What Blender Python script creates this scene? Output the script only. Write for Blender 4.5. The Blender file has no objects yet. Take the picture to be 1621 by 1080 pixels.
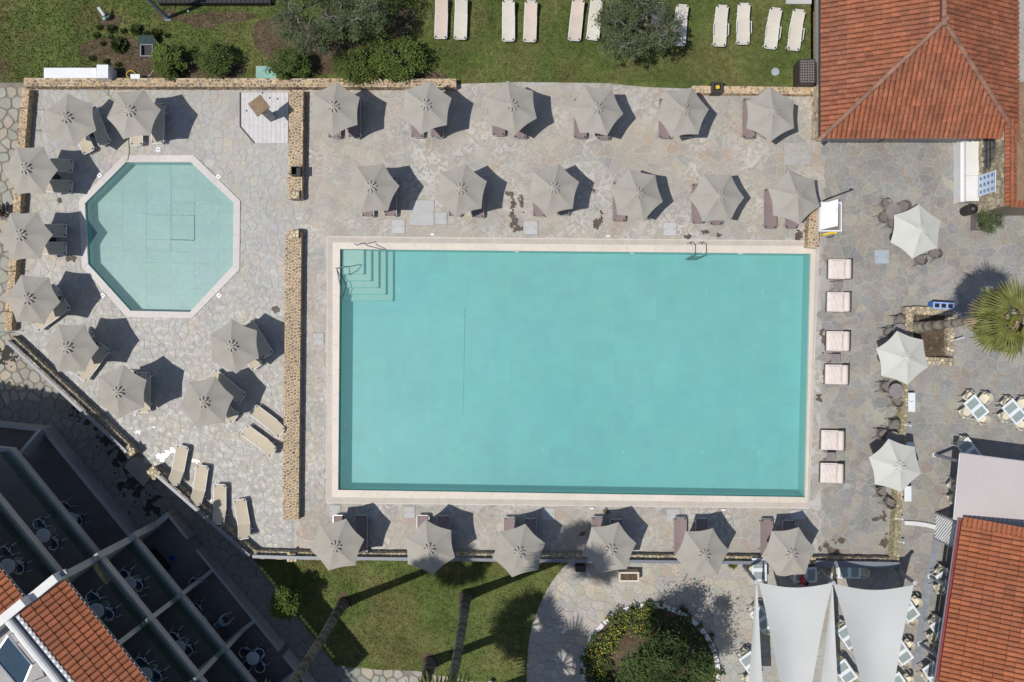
import bpy, bmesh, math, random
from mathutils import Vector, Matrix
from mathutils.geometry import tessellate_polygon
random.seed(7)
R = math.radians
S = bpy.context.scene
COL = S.collection
# ------------------------------------------------------------------ camera, sky, sun, exposure
H = 40.0                                   # drone height over the pool deck
cam_d = bpy.data.cameras.new('camera'); cam = bpy.data.objects.new('camera', cam_d); COL.objects.link(cam)
cam.location = (0, 0, H); cam.rotation_euler = (0, 0, 0)
cam_d.sensor_width = 36; cam_d.lens = 18 / (25.33 / H); cam_d.clip_start = 0.5; cam_d.clip_end = 1500
S.camera = cam
SUN_EL = R(64.2)
SUN_AZ = math.atan2(-5.67, -14.66)         # towards the sun, world xy
w = bpy.data.worlds.new('World'); S.world = w; w.use_nodes = True
nt = w.node_tree; bg = nt.nodes['Background']
sky = nt.nodes.new('ShaderNodeTexSky'); sky.sky_type = 'NISHITA'; sky.sun_disc = False
sky.sun_elevation = SUN_EL; sky.sun_rotation = math.pi / 2 - SUN_AZ
nt.links.new(sky.outputs[0], bg.inputs[0]); bg.inputs[1].default_value = 0.086
sl = bpy.data.lights.new('sun', 'SUN'); sl.energy = 3.5; sl.angle = R(0.53); sl.color = (1.0, 0.955, 0.89)
sun = bpy.data.objects.new('sun', sl); COL.objects.link(sun); sun.location = (0, 0, 60)
sdir = Vector((math.cos(SUN_AZ) * math.cos(SUN_EL), math.sin(SUN_AZ) * math.cos(SUN_EL), math.sin(SUN_EL)))
sun.rotation_euler = sdir.to_track_quat('Z', 'Y').to_euler()
S.view_settings.view_transform = 'Standard'; S.view_settings.look = 'None'
S.view_settings.exposure = 0; S.view_settings.gamma = 1

PX = 32.0
def at(px, py, z=0.0):                     # a ground survey of the place: photo position + height -> metres
    k = (1 - z / H) / PX
    return Vector(((px - 810.5) * k, -(py - 540) * k, z))
def g(px, py): return at(px, py, 0)
def lowz(x, y):                            # the garden side lies lower and rises to the east / north
    t = max(0, min(1, (x + 8.5) / 25)); t = t * t * (3 - 2 * t)
    z = -1.1 + 1.07 * t
    if x < -20 and y > 0:
        s = max(0, min(1, y / 12.8)); z = max(z, -1.1 + 1.1 * s * s * (3 - 2 * s))
    return z
def atlow(px, py):
    p = at(px, py, 0)
    for i in range(3): p = at(px, py, lowz(p.x, p.y))
    return p
# ------------------------------------------------------------------ materials
MATS = {}
def mat(name, col, rough=0.7, var=None, bump=None, coords='obj', metal=0.0, orand=0.0, spec=0.5, lime=None, rvar=None, col2=None):
    m = bpy.data.materials.new(name); m.use_nodes = True; n = m.node_tree.nodes; l = m.node_tree.links
    b = n['Principled BSDF']; b.inputs['Roughness'].default_value = rough; b.inputs['Metallic'].default_value = metal
    b.inputs['Specular IOR Level'].default_value = spec
    if coords == 'obj': co = n.new('ShaderNodeTexCoord').outputs['Object']
    else: co = n.new('ShaderNodeNewGeometry').outputs['Position']
    rgb = n.new('ShaderNodeRGB'); rgb.outputs[0].default_value = (*col, 1); c = rgb.outputs[0]
    def noise(scale, det=4, dist=0.0, rg=0.55):
        t = n.new('ShaderNodeTexNoise'); t.inputs['Scale'].default_value = scale; t.inputs['Detail'].default_value = det
        t.inputs['Roughness'].default_value = rg
        t.inputs['Distortion'].default_value = dist; l.new(co, t.inputs['Vector']); return t.outputs['Fac']
    def mixc(f, a, bb, mode='MIX'):
        x = n.new('ShaderNodeMix'); x.data_type = 'RGBA'; x.blend_type = mode
        if isinstance(f, float): x.inputs[0].default_value = f
        else: l.new(f, x.inputs[0])
        for i, q in ((6, a), (7, bb)):
            if isinstance(q, tuple): x.inputs[i].default_value = (*q, 1)
            else: l.new(q, x.inputs[i])
        return x.outputs[2]
    def ramp(f, a, b2):
        r = n.new('ShaderNodeMapRange'); l.new(f, r.inputs[0]); r.inputs[1].default_value = a; r.inputs[2].default_value = b2; return r.outputs[0]
    if col2:
        c = mixc(ramp(noise(col2[1], 5, 0.6), 0.42, 0.6), c, tuple(col2[0]))
    if name not in ('skin', 'red cloth', 'blue grey cloth', 'black cloth'):   # skinned figures carry no tint attribute
        a = n.new('ShaderNodeAttribute'); a.attribute_name = 'tint'; c = mixc(1.0, c, a.outputs['Color'], 'MULTIPLY')
    if orand:
        oi = n.new('ShaderNodeObjectInfo'); r = n.new('ShaderNodeMapRange'); l.new(oi.outputs['Random'], r.inputs[0])
        r.inputs[3].default_value = 1 - orand; r.inputs[4].default_value = 1 + orand
        c = mixc(1.0, c, r.outputs[0], 'MULTIPLY')
    if var:
        for (sc, am) in (var if isinstance(var[0], tuple) else (var,)):
            r = n.new('ShaderNodeMapRange'); l.new(noise(sc), r.inputs[0]); r.inputs[1].default_value = .3; r.inputs[2].default_value = .7
            r.inputs[3].default_value = 1 - am; r.inputs[4].default_value = 1 + am
            c = mixc(1.0, c, r.outputs[0], 'MULTIPLY')
    if lime:                                # whitish lime and mortar smears over the stones
        lc, sc, lo, hi, big = lime
        f1 = ramp(noise(sc, 8, 2.2, 0.65), lo, hi); f2 = ramp(noise(big, 3, 0.5), 0.40, 0.62)
        mm = n.new('ShaderNodeMath'); mm.operation = 'MULTIPLY'; l.new(f1, mm.inputs[0]); l.new(f2, mm.inputs[1])
        c = mixc(mm.outputs[0], c, tuple(lc))
    l.new(c, b.inputs['Base Color'])
    if rvar:
        r = n.new('ShaderNodeMapRange'); l.new(noise(rvar[0]), r.inputs[0]); r.inputs[1].default_value = .35; r.inputs[2].default_value = .65
        r.inputs[3].default_value = rvar[1]; r.inputs[4].default_value = rvar[2]; l.new(r.outputs[0], b.inputs['Roughness'])
    if bump:
        bp = n.new('ShaderNodeBump'); bp.inputs['Strength'].default_value = bump[1]; bp.inputs['Distance'].default_value = bump[2] if len(bump) > 2 else 0.01
        l.new(noise(bump[0], 6), bp.inputs['Height']); l.new(bp.outputs[0], b.inputs['Normal'])
    MATS[name] = m; return m
def water_mat(name, tint, bumps=3.0, bs=0.4, milk=(.22, .51, .50), mf=.30):
    m = bpy.data.materials.new(name); m.use_nodes = True; n = m.node_tree.nodes; l = m.node_tree.links
    n.remove(n['Principled BSDF']); out = n['Material Output']
    tr = n.new('ShaderNodeBsdfTransparent'); tr.inputs[0].default_value = (*tint, 1)
    gl = n.new('ShaderNodeBsdfGlossy'); gl.inputs['Roughness'].default_value = 0.03
    fr = n.new('ShaderNodeFresnel'); fr.inputs[0].default_value = 1.33
    mx = n.new('ShaderNodeMixShader'); l.new(fr.outputs[0], mx.inputs[0]); l.new(tr.outputs[0], mx.inputs[1]); l.new(gl.outputs[0], mx.inputs[2])
    df = n.new('ShaderNodeBsdfDiffuse'); df.inputs[0].default_value = (*milk, 1)
    m2 = n.new('ShaderNodeMixShader'); m2.inputs[0].default_value = mf; l.new(mx.outputs[0], m2.inputs[1]); l.new(df.outputs[0], m2.inputs[2])
    l.new(m2.outputs[0], out.inputs[0])
    g_ = n.new('ShaderNodeNewGeometry'); t = n.new('ShaderNodeTexNoise'); t.inputs['Scale'].default_value = bumps; t.inputs['Detail'].default_value = 5
    l.new(g_.outputs['Position'], t.inputs['Vector']); bp = n.new('ShaderNodeBump'); bp.inputs['Strength'].default_value = bs; bp.inputs['Distance'].default_value = 0.05
    t2 = n.new('ShaderNodeTexNoise'); t2.inputs['Scale'].default_value = 14; t2.inputs['Detail'].default_value = 3; l.new(g_.outputs['Position'], t2.inputs['Vector'])
    ad = n.new('ShaderNodeMath'); ad.operation = 'MULTIPLY_ADD'; ad.inputs[1].default_value = .22; l.new(t2.outputs['Fac'], ad.inputs[0]); l.new(t.outputs['Fac'], ad.inputs[2]); l.new(ad.outputs[0], bp.inputs['Height']); l.new(bp.outputs[0], df.inputs['Normal'])
    for q in (gl, fr): l.new(bp.outputs[0], q.inputs['Normal'])
    return m
def glass_mat(name, tint, f=0.08):
    m = bpy.data.materials.new(name); m.use_nodes = True; n = m.node_tree.nodes; l = m.node_tree.links
    n.remove(n['Principled BSDF']); out = n['Material Output']
    tr = n.new('ShaderNodeBsdfTransparent'); tr.inputs[0].default_value = (*tint, 1)
    gl = n.new('ShaderNodeBsdfGlossy'); gl.inputs['Roughness'].default_value = 0.05
    mx = n.new('ShaderNodeMixShader'); mx.inputs[0].default_value = f; l.new(tr.outputs[0], mx.inputs[1]); l.new(gl.outputs[0], mx.inputs[2])
    l.new(mx.outputs[0], out.inputs[0]); return m

M_stone_main = mat('limestone paving', (.385, .343, .285), .62, ((0.9, .10), (14, .14), (60, .10)), (35, .5, .01), 'world', lime=((.52, .495, .455), 2.1, .47, .56, .40), rvar=(5, .5, .8), col2=((.34, .32, .285), .35))
M_stone_kids = mat('pale slate paving', (.385, .375, .355), .5, ((0.45, .12), (6, .10), (40, .10)), (30, .5, .01), 'world', lime=((.43, .425, .41), 2.6, .44, .60, .5), rvar=(4, .42, .75), col2=((.385, .36, .315), .45))
M_stone_cafe = mat('grey slate paving', (.275, .262, .238), .6, ((0.6, .12), (9, .14), (50, .10)), (30, .5, .01), 'world', lime=((.37, .355, .325), 1.5, .50, .64, .5), rvar=(5, .45, .75))
M_stone_path = mat('beige path stone', (.315, .30, .26), .65, ((0.8, .10), (9, .12), (50, .08)), (30, .5, .01), 'world')
M_stone_sail = mat('sandy terrace stone', (.375, .35, .30), .6, ((0.7, .10), (9, .14), (50, .1)), (30, .5, .01), 'world', lime=((.40, .40, .39), 1.7, .5, .62, .4))
M_grout_l = mat('pale grout', (.44, .425, .41), .85, ((1.2, .15), (20, .2)), (40, .6, .01), 'world')
M_grout_kids = mat('grey grout', (.37, .36, .335), .8, ((1.2, .2), (20, .2)), (40, .6, .01), 'world')
M_grout_cafe = mat('cafe grout', (.36, .345, .32), .85, ((1.2, .2), (20, .2)), (40, .6, .01), 'world')
M_grout_path = mat('earthy grout', (.215, .195, .16), .9, ((1.2, .2), (20, .25)), (40, .6, .01), 'world')
M_ground = mat('dry ground', (.16, .14, .09), .95, ((0.2, .3), (5, .2)), (10, .5), 'world')
M_grass = mat('lawn grass', (.112, .150, .043), .95, ((0.5, .20), (3.5, .26), (25, .25)), (45, 1.0, .05), 'world', spec=.1, col2=((.160, .160, .060), 0.33))
M_blade = mat('grass blades', (.128, .166, .049), .9, ((0.5, .2), (4, .25)), None, 'world', spec=.15)
M_soil = mat('brown soil', (.125, .092, .062), .95, ((1.2, .3), (9, .35), (45, .3)), (30, 1.0, .05), 'world', spec=.1)
M_mortar = mat('ochre mortar', (.56, .46, .32), .85, ((1.5, .15), (30, .2)), (50, .8, .02), 'world')
M_wstone = mat('rubble stone', (.31, .235, .16), .8, ((4, .2), (50, .2)), (60, .8, .02), 'world')
M_wpale = mat('pale rubble stone', (.46, .40, .30), .8, ((4, .2), (50, .2)), (60, .8, .02), 'world')
M_mdark = mat('brown mortar', (.25, .20, .15), .85, ((1.5, .15), (30, .25)), (50, .8, .02), 'world')
M_coping = mat('cream coping', (.66, .585, .50), .55, ((0.5, .05), (8, .05)), (60, .2, .005), 'world', orand=.03)
M_copk = mat('white coping', (.56, .525, .50), .55, ((0.5, .06), (8, .06)), (60, .2, .005), 'world', orand=.03)
M_grate = mat('cream grate', (.60, .54, .475), .6, (2, .08), None, 'world')
M_pool = mat('turquoise pool tile', (.235, .55, .535), .4, ((0.2, .05), (1.6, .04), (30, .05)), None, 'world', orand=.012, col2=((.20, .53, .545), .07))
M_poolw = mat('pool wall tile', (.17, .44, .42), .4, (2, .06), None, 'world')
M_poolk = mat('shallow pool tile', (.33, .465, .455), .4, ((0.5, .05), (4, .06), (40, .05)), None, 'world', orand=.03)
M_seam = mat('dark pool seam', (.17, .37, .36), .6, (8, .4), None, 'world')
M_seamk = mat('faint pool seam', (.24, .37, .365), .6, (8, .4), None, 'world')
M_step = mat('pool step tile', (.46, .58, .52), .4, (3, .05), None, 'world')
M_water = water_mat('pool water', (.93, .985, .98)); M_water2 = water_mat('shallow water', (.96, .99, .985), 4, .15, (.30, .49, .48), .22)
M_canopy = mat('grey canopy', (.365, .342, .300), .9, ((1.3, .08), (120, .05)), (150, .2, .003), orand=.05, spec=.2)
M_cream = mat('cream canopy', (.56, .56, .51), .9, ((1.0, .04), (120, .04)), (150, .2, .003), orand=.02, spec=.2)
M_sail = mat('sail cloth', (.52, .53, .515), .85, ((0.4, .04), (90, .04)), (1.5, .3, .03), spec=.25)
M_alu = mat('brushed aluminium', (.55, .56, .57), .35, (20, .1), None, metal=.8)
M_chrome = mat('steel tube', (.40, .42, .44), .2, (20, .1), None, metal=.9)
M_white = mat('white paint', (.74, .75, .76), .5, ((1.5, .05), (20, .04)), (40, .2, .004))
M_rail = mat('grey painted rail', (.20, .215, .25), .45, (6, .08), None)
M_black = mat('black plastic', (.018, .018, .02), .5, (10, .2), None)
M_dark = mat('dark brown metal', (.055, .042, .038), .55, (8, .2), None)
M_ladder = mat('dark steel tube', (.16, .17, .18), .3, (20, .1), None, metal=.8)
M_taupe = mat('taupe sling', (.245, .185, .180), .8, ((3, .06), (90, .06)), (200, .3, .002), orand=.07)
M_beige = mat('beige sling', (.52, .455, .345), .8, ((3, .06), (90, .06)), (200, .3, .002), orand=.06)
M_lawnsl = mat('ivory sling', (.60, .56, .48), .8, ((3, .06), (90, .06)), (200, .3, .002), orand=.06)
M_lawnp = mat('pinkish beige sling', (.60, .50, .42), .8, ((3, .06), (90, .06)), (200, .3, .002), orand=.06)
M_cush = mat('cream cushion', (.70, .62, .57), .9, ((3, .06), (60, .05)), (30, .3, .01))
M_piping = mat('tan piping', (.50, .38, .28), .9, (9, .1), None)
M_wick = mat('taupe wicker', (.19, .17, .15), .8, ((10, .15), (80, .2)), (90, .8, .01))
M_tabtop = mat('mottled tabletop', (.245, .215, .21), .5, ((6, .12), (60, .12)), None)
M_ivory = mat('ivory resin', (.68, .63, .50), .55, ((4, .06), (50, .05)), None)
M_tabw = mat('white tabletop', (.72, .76, .78), .4, (5, .04), None)
M_tabg = mat('grey green table inset', (.30, .355, .34), .25, (5, .1), None)
M_tile = mat('terracotta tile', (.315, .102, .046), .75, ((1.2, .15), (9, .22), (60, .12)), (40, .5, .01), 'world', orand=.17, col2=((.275, .098, .050), .55))
M_tile2 = mat('orange clay tile', (.345, .108, .042), .75, ((1.0, .12), (9, .15), (60, .1)), (40, .5, .01), 'world', orand=.12, col2=((.31, .102, .045), .5))
M_ridge = mat('weathered ridge tile', (.27, .145, .10), .8, ((3, .25), (30, .2)), (40, .5, .01), 'world', orand=.15)
M_under = mat('roof underlay', (.09, .036, .022), .9, (5, .2), None, 'world')
M_plaster = mat('grey plaster', (.40, .385, .38), .85, ((1.0, .10), (15, .10)), (30, .4, .01), 'world')
M_plastw = mat('white plaster', (.72, .71, .69), .8, ((1.0, .06), (15, .06)), (30, .3, .01), 'world')
M_floor = mat('brown terrace floor tile', (.23, .205, .20), .5, ((1.0, .12), (20, .12)), None, 'world', orand=.08)
M_glass = glass_mat('green balustrade glass', (.72, .84, .80))
M_window = mat('dark window glass', (.03, .035, .045), .08, (2, .1), None, spec=.8)
M_solar = mat('solar collector glass', (.05, .085, .125), .15, (1.2, .1), None, spec=.7)
M_bark = mat('palm bark', (.185, .165, .14), .9, ((3, .3), (18, .35), (60, .25)), (25, 1.0, .05))
M_olbark = mat('olive bark', (.22, .19, .16), .9, ((3, .25), (25, .3)), (25, 1.0, .03))
M_leaf_ol = mat('olive leaves', (.078, .100, .045), .8, (1.2, .25), None, 'world', spec=.3)
M_leaf = mat('citrus leaves', (.060, .090, .014), .75, (1.5, .2), None, 'world', spec=.4)
M_leaf2 = mat('shrub leaves', (.055, .078, .020), .6, (1.5, .25), None, 'world', spec=.3)
M_pine = mat('feathery green foliage', (.055, .085, .025), .8, (1.5, .2), None, 'world', spec=.2)
M_frond = mat('palm frond', (.150, .160, .040), .6, ((3, .2), (20, .2)), None, spec=.3)
M_dry = mat('dry palm frond', (.26, .20, .115), .85, ((3, .2), (20, .2)), None, spec=.2)
M_yellow = mat('yellow petals', (.62, .50, .03), .7, (20, .1), None)
M_ypaint = mat('yellow paint', (.70, .50, .02), .5, (8, .1), None)
M_red = mat('red cloth', (.55, .03, .04), .85, (9, .1), None)
M_bcloth = mat('blue grey cloth', (.28, .36, .46), .85, (9, .1), None)
M_blackc = mat('black cloth', (.02, .02, .025), .85, (9, .2), None)
M_skin = mat('skin', (.42, .24, .16), .6, (9, .06), None)
M_hair = mat('dark hair', (.02, .014, .01), .6, (30, .3), None)
M_blue = mat('blue paint', (.035, .17, .50), .5, (5, .1), None)
M_bluel = mat('light blue paint', (.30, .42, .68), .5, (5, .08), None)
M_navy = mat('navy print', (.05, .09, .28), .6, (5, .1), None)
M_board = mat('pale blue board', (.60, .71, .84), .45, (5, .05), None)
M_green = mat('dark green tarp', (.035, .065, .06), .6, (6, .2), None)
M_hatch = mat('pale concrete lid', (.47, .47, .46), .7, ((2, .06), (30, .06)), (40, .3, .005), orand=.06)
M_hatchb = mat('blue grey lid', (.36, .42, .47), .6, ((2, .06), (30, .06)), None)
M_aqua = mat('aqua tank lid', (.22, .42, .37), .5, (3, .1), None)
M_wood = mat('weathered brown panel', (.25, .165, .10), .7, ((2, .25), (14, .2)), (30, .4, .01))
M_deckb = mat('white decking board', (.55, .54, .54), .6, (4, .08), None, 'world', orand=.04)
M_hose = mat('green hose', (.30, .42, .12), .5, (9, .1), None)
M_wet = mat('wet stone film', (.13, .105, .08), .12, ((4, .3), (30, .2)), (12, .3, .01), 'world', spec=.6)
M_seat = mat('dark blue seat', (.03, .06, .13), .7, (9, .1), None)
M_awning = mat('pinkish awning sheet', (.52, .47, .46), .7, ((0.6, .04), (12, .03)), (2, .2, .01))
M_gutter = mat('rust red gutter', (.26, .05, .05), .5, (5, .15), None)
M_pot = mat('taupe planter', (.19, .165, .165), .7, (6, .1), (40, .3, .01))
M_bluestrip = mat('bluish channel stone', (.235, .26, .30), .6, ((2, .15), (20, .15)), None, 'world')
M_flowerw = mat('white kerb paint', (.68, .68, .68), .7, ((3, .1), (20, .1)), (20, .5, .02), 'world')
# ------------------------------------------------------------------ mesh builder
class MB:
    def __init__(s): s.v = []; s.f = []; s.t = []; s.M = Matrix()
    def add(s, vs, fs, t=(1, 1, 1)):
        o = len(s.v); M = s.M
        s.v += [tuple(M @ Vector(p)) for p in vs]; s.f += [tuple(i + o for i in f) for f in fs]
        s.t += [t] * len(fs); return s
    def box(s, c, d, rz=0, t=(1, 1, 1), M=None):
        x, y, z = d[0] / 2, d[1] / 2, d[2] / 2; m = M if M is not None else Matrix.Rotation(rz, 3, 'Z'); c = Vector(c)
        vs = [c + m @ Vector((sx * x, sy * y, sz * z)) for sz in (-1, 1) for sy in (-1, 1) for sx in (-1, 1)]
        return s.add(vs, [(0, 2, 3, 1), (4, 5, 7, 6), (0, 1, 5, 4), (2, 6, 7, 3), (1, 3, 7, 5), (0, 4, 6, 2)], t)
    def bar(s, a, b, wd, ht, t=(1, 1, 1)):
        a, b = Vector(a), Vector(b); d = b - a; q = d.to_track_quat('Y', 'Z').to_matrix()
        return s.box((a + b) / 2, (wd, d.length, ht), M=q, t=t)
    def prism(s, poly, z0, z1, t=(1, 1, 1)):            # poly: list of xy, counter-clockwise; z0/z1 numbers or functions
        n = len(poly); f0 = z0 if callable(z0) else (lambda x, y: z0); f1 = z1 if callable(z1) else (lambda x, y: z1)
        if sum(poly[i][0] * poly[(i + 1) % n][1] - poly[(i + 1) % n][0] * poly[i][1] for i in range(n)) < 0: poly = poly[::-1]
        vs = [(p[0], p[1], f1(p[0], p[1])) for p in poly] + [(p[0], p[1], f0(p[0], p[1])) for p in poly]
        return s.add(vs, [tuple(range(n))] + [(i, i + n, (i + 1) % n + n, (i + 1) % n) for i in range(n)] + [tuple(range(2 * n - 1, n - 1, -1))], t)
    def tube(s, pts, rad, n=8, t=(1, 1, 1), cap=True):
        pts = [Vector(p) for p in pts]; k = len(pts); rad = rad if isinstance(rad, (list, tuple)) else [rad] * k
        vs = []; up = Vector((0, 0, 1))
        for i, p in enumerate(pts):
            d = (pts[min(i + 1, k - 1)] - pts[max(i - 1, 0)]).normalized()
            a = d.cross(up if abs(d.z) < .95 else Vector((1, 0, 0))).normalized(); b = d.cross(a)
            vs += [p + (a * math.cos(2 * math.pi * j / n) + b * math.sin(2 * math.pi * j / n)) * rad[i] for j in range(n)]
        fs = [(i * n + j, i * n + (j + 1) % n, (i + 1) * n + (j + 1) % n, (i + 1) * n + j) for i in range(k - 1) for j in range(n)]
        if cap: fs += [tuple(range(n - 1, -1, -1)), tuple(range((k - 1) * n, k * n))]
        return s.add(vs, fs, t)
    def lathe(s, prof, n=20, c=(0, 0, 0), t=(1, 1, 1)):  # prof: (r, z) list
        c = Vector(c); vs = []
        for r, z in prof: vs += [c + Vector((r * math.cos(2 * math.pi * j / n), r * math.sin(2 * math.pi * j / n), z)) for j in range(n)]
        fs = [(i * n + j, i * n + (j + 1) % n, (i + 1) * n + (j + 1) % n, (i + 1) * n + j) for i in range(len(prof) - 1) for j in range(n)]
        fs += [tuple(range((len(prof) - 1) * n, len(prof) * n)), tuple(range(n - 1, -1, -1))]
        return s.add(vs, fs, t)
    def mesh(s, name, m, smooth=False):
        me = bpy.data.meshes.new(name); me.from_pydata(s.v, [], s.f)
        ca = me.color_attributes.new('tint', 'FLOAT_COLOR', 'CORNER'); buf = []
        for f, t in zip(s.f, s.t): buf += [t[0], t[1], t[2], 1.0] * len(f)
        ca.data.foreach_set('color', buf)
        me.materials.append(m)
        if smooth: me.polygons.foreach_set('use_smooth', [True] * len(me.polygons))
        me.update(); return me
    def build(s, name, m, parent=None, smooth=False):
        o = bpy.data.objects.new(name, s.mesh(name, m, smooth)); COL.objects.link(o)
        if parent is not None: o.parent = parent
        return o
def inst(name, me, parent=None, M=None):
    o = bpy.data.objects.new(name, me); COL.objects.link(o)
    if parent is not None: o.parent = parent
    if M is not None: o.matrix_local = M
    return o
def tag(o, label=None, cat=None, group=None, kind=None):
    if label: o['label'] = label
    if cat: o['category'] = cat
    if group: o['group'] = group
    if kind: o['kind'] = kind
    return o
def thing(name, label, cat, loc=(0, 0, 0), rz=0, group=None):
    o = bpy.data.objects.new(name, None); COL.objects.link(o); o.location = loc; o.rotation_euler.z = rz; o.empty_display_size = .2
    return tag(o, label, cat, group)
def dup(root, loc, rz, label, group=None):
    r = root.copy(); COL.objects.link(r); r.location = loc; r.rotation_euler = (0, 0, rz); r['label'] = label
    if group: r['group'] = group
    for ch in root.children:
        c = ch.copy(); COL.objects.link(c); c.parent = r
        for k in ch.children: d = k.copy(); COL.objects.link(d); d.parent = c
    return r
class Kind:                                  # the first placement uses the prototype itself, the others are copies
    def __init__(s, root): s.root = root; s.used = False
    def put(s, loc, rz, label, group=None):
        if not s.used:
            s.used = True; r = s.root; r.location = loc; r.rotation_euler.z = rz; r['label'] = label
            if group: r['group'] = group
            return r
        return dup(s.root, loc, rz, label, group)
def rot2(x, y, a): return (x * math.cos(a) - y * math.sin(a), x * math.sin(a) + y * math.cos(a))
def inside(poly, x, y):
    c = False; n = len(poly); j = n - 1
    for i in range(n):
        xi, yi = poly[i][0], poly[i][1]; xj, yj = poly[j][0], poly[j][1]
        if (yi > y) != (yj > y) and x < (xj - xi) * (y - yi) / (yj - yi) + xi: c = not c
        j = i
    return c
def clip(poly, nx, ny, d):                   # keep nx*x+ny*y <= d
    out = []; n = len(poly)
    for i in range(n):
        a = poly[i]; b = poly[(i + 1) % n]; da = nx * a[0] + ny * a[1] - d; db = nx * b[0] + ny * b[1] - d
        if da <= 0: out.append(a)
        if (da < 0 < db) or (db < 0 < da):
            t = da / (da - db); out.append((a[0] + (b[0] - a[0]) * t, a[1] + (b[1] - a[1]) * t))
    return out
def area(p): return abs(sum(p[i][0] * p[(i + 1) % len(p)][1] - p[(i + 1) % len(p)][0] * p[i][1] for i in range(len(p)))) / 2
def voronoi(box, sp, test, gap, jit=.42, holes=(), sx=1.0, drop=0.0):
    x0, y0, x1, y1 = box; rnd = random.random; seeds = {}; nx = int((x1 - x0) / (sp * sx)) + 2; ny = int((y1 - y0) / sp) + 2
    for j in range(-1, ny + 1):
        for i in range(-1, nx + 1):
            if drop and rnd() < drop: continue
            seeds[(i, j)] = (x0 + (i + .5 + (.5 if j % 2 else 0) + (rnd() - .5) * 2 * jit) * sp * sx, y0 + (j + .5 + (rnd() - .5) * 2 * jit) * sp)
    cells = []
    for (i, j), (x, y) in seeds.items():
        if not test(x, y): continue
        h = 1.6 * sp; poly = [(x - h * sx, y - h), (x + h * sx, y - h), (x + h * sx, y + h), (x - h * sx, y + h)]
        for dj in range(-2, 3):
            for di in range(-2, 3):
                q = seeds.get((i + di, j + dj))
                if q is None or (di == 0 and dj == 0): continue
                dx, dy = q[0] - x, q[1] - y; L = math.hypot(dx, dy)
                if L < 1e-6: continue
                nx_, ny_ = dx / L, dy / L
                poly = clip(poly, nx_, ny_, nx_ * (x + q[0]) / 2 + ny_ * (y + q[1]) / 2 - gap / 2)
                if len(poly) < 3: break
            if len(poly) < 3: break
        if len(poly) < 3: continue
        bad = False
        for hp in holes:                     # convex holes, counter-clockwise
            best = None
            for a in range(len(hp)):
                p, q = hp[a], hp[(a + 1) % len(hp)]; ex, ey = q[0] - p[0], q[1] - p[1]; L = math.hypot(ex, ey); ox, oy = ey / L, -ex / L
                s = (x - p[0]) * ox + (y - p[1]) * oy
                if best is None or s > best[0]: best = (s, ox, oy, p)
            if best[0] < -.12: bad = True; break
            if best[0] < 1.5 * sp: poly = clip(poly, -best[1], -best[2], -(best[1] * best[3][0] + best[2] * best[3][1]) - .0)
            if len(poly) < 3: bad = True; break
        if bad or area(poly) < .12 * sp * sp: continue
        cells.append(poly)
    return cells
def sheet(name, poly, z, m, holes=(), cut=0.0, parent=None):
    """flat or terrain following sheet"""
    loops = [[Vector((p[0], p[1], 0)) for p in poly]] + [[Vector((p[0], p[1], 0)) for p in h] for h in holes]
    tris = tessellate_polygon(loops); vs = [v for l_ in loops for v in l_]
    bm = bmesh.new(); bv = [bm.verts.new(v) for v in vs]
    for t in tris:
        try:
            f = bm.faces.new([bv[i] for i in t])
            f.normal_update()
            if f.normal.z < 0: f.normal_flip()
        except ValueError: pass
    if cut:
        xs = [v.x for v in vs]; ys = [v.y for v in vs]
        for ax, lo, hi in ((0, min(xs), max(xs)), (1, min(ys), max(ys))):
            k = math.floor(lo / cut) * cut + cut
            while k < hi:
                co = [0, 0, 0]; no = [0, 0, 0]; co[ax] = k; no[ax] = 1
                bmesh.ops.bisect_plane(bm, geom=bm.verts[:] + bm.edges[:] + bm.faces[:], plane_co=co, plane_no=no); k += cut
    zf = z if callable(z) else (lambda x, y: z)
    for v in bm.verts: v.co.z = zf(v.co.x, v.co.y)
    me = bpy.data.meshes.new(name); bm.to_mesh(me); bm.free()
    ca = me.color_attributes.new('tint', 'FLOAT_COLOR', 'CORNER'); ca.data.foreach_set('color', [1.0] * 4 * len(me.loops))
    me.materials.append(m); o = bpy.data.objects.new(name, me); COL.objects.link(o)
    if parent: o.parent = parent
    else: o['kind'] = 'structure'
    return o
def chaikin(cells, k=.24):
    out = []
    for c in cells:
        q = []
        for i in range(len(c)):
            a, b_ = c[i], c[(i + 1) % len(c)]
            q.append((a[0] + (b_[0] - a[0]) * k, a[1] + (b_[1] - a[1]) * k)); q.append((a[0] + (b_[0] - a[0]) * (1 - k), a[1] + (b_[1] - a[1]) * (1 - k)))
        out.append(q)
    return out
def GL(pts, z=0): return [tuple(at(x, y, z)[:2]) for x, y in pts]
def LL(pts): return [tuple(atlow(x, y)[:2]) for x, y in pts]
def pave(parent, cells, m, zf, thick, tintf, nparts=300, name='paving_stone', rest='paving_stones', dz=.009):
    cells = [(area(c), c) for c in cells]; cells.sort(key=lambda a: -a[0])
    big = MB()
    for k, (a, c) in enumerate(cells):
        cx = sum(p[0] for p in c) / len(c); cy = sum(p[1] for p in c) / len(c)
        t = tintf(cx, cy); h = random.random() * dz; tx, ty = (random.random() - .5) * .008, (random.random() - .5) * .008
        top = lambda x, y: zf(x, y) + h + (x - cx) * tx + (y - cy) * ty
        if k < nparts:
            b = MB()
            b.prism([(p[0] - cx, p[1] - cy) for p in c], lambda x, y: zf(x + cx, y + cy) - thick, lambda x, y: top(x + cx, y + cy), t)
            o = b.build(name, m, parent); o.location = (cx, cy, 0)
        else: big.prism(c, lambda x, y: zf(x, y) - thick, top, t)
    if big.f: tag(big.build(rest, m, parent), kind='stuff')
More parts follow.
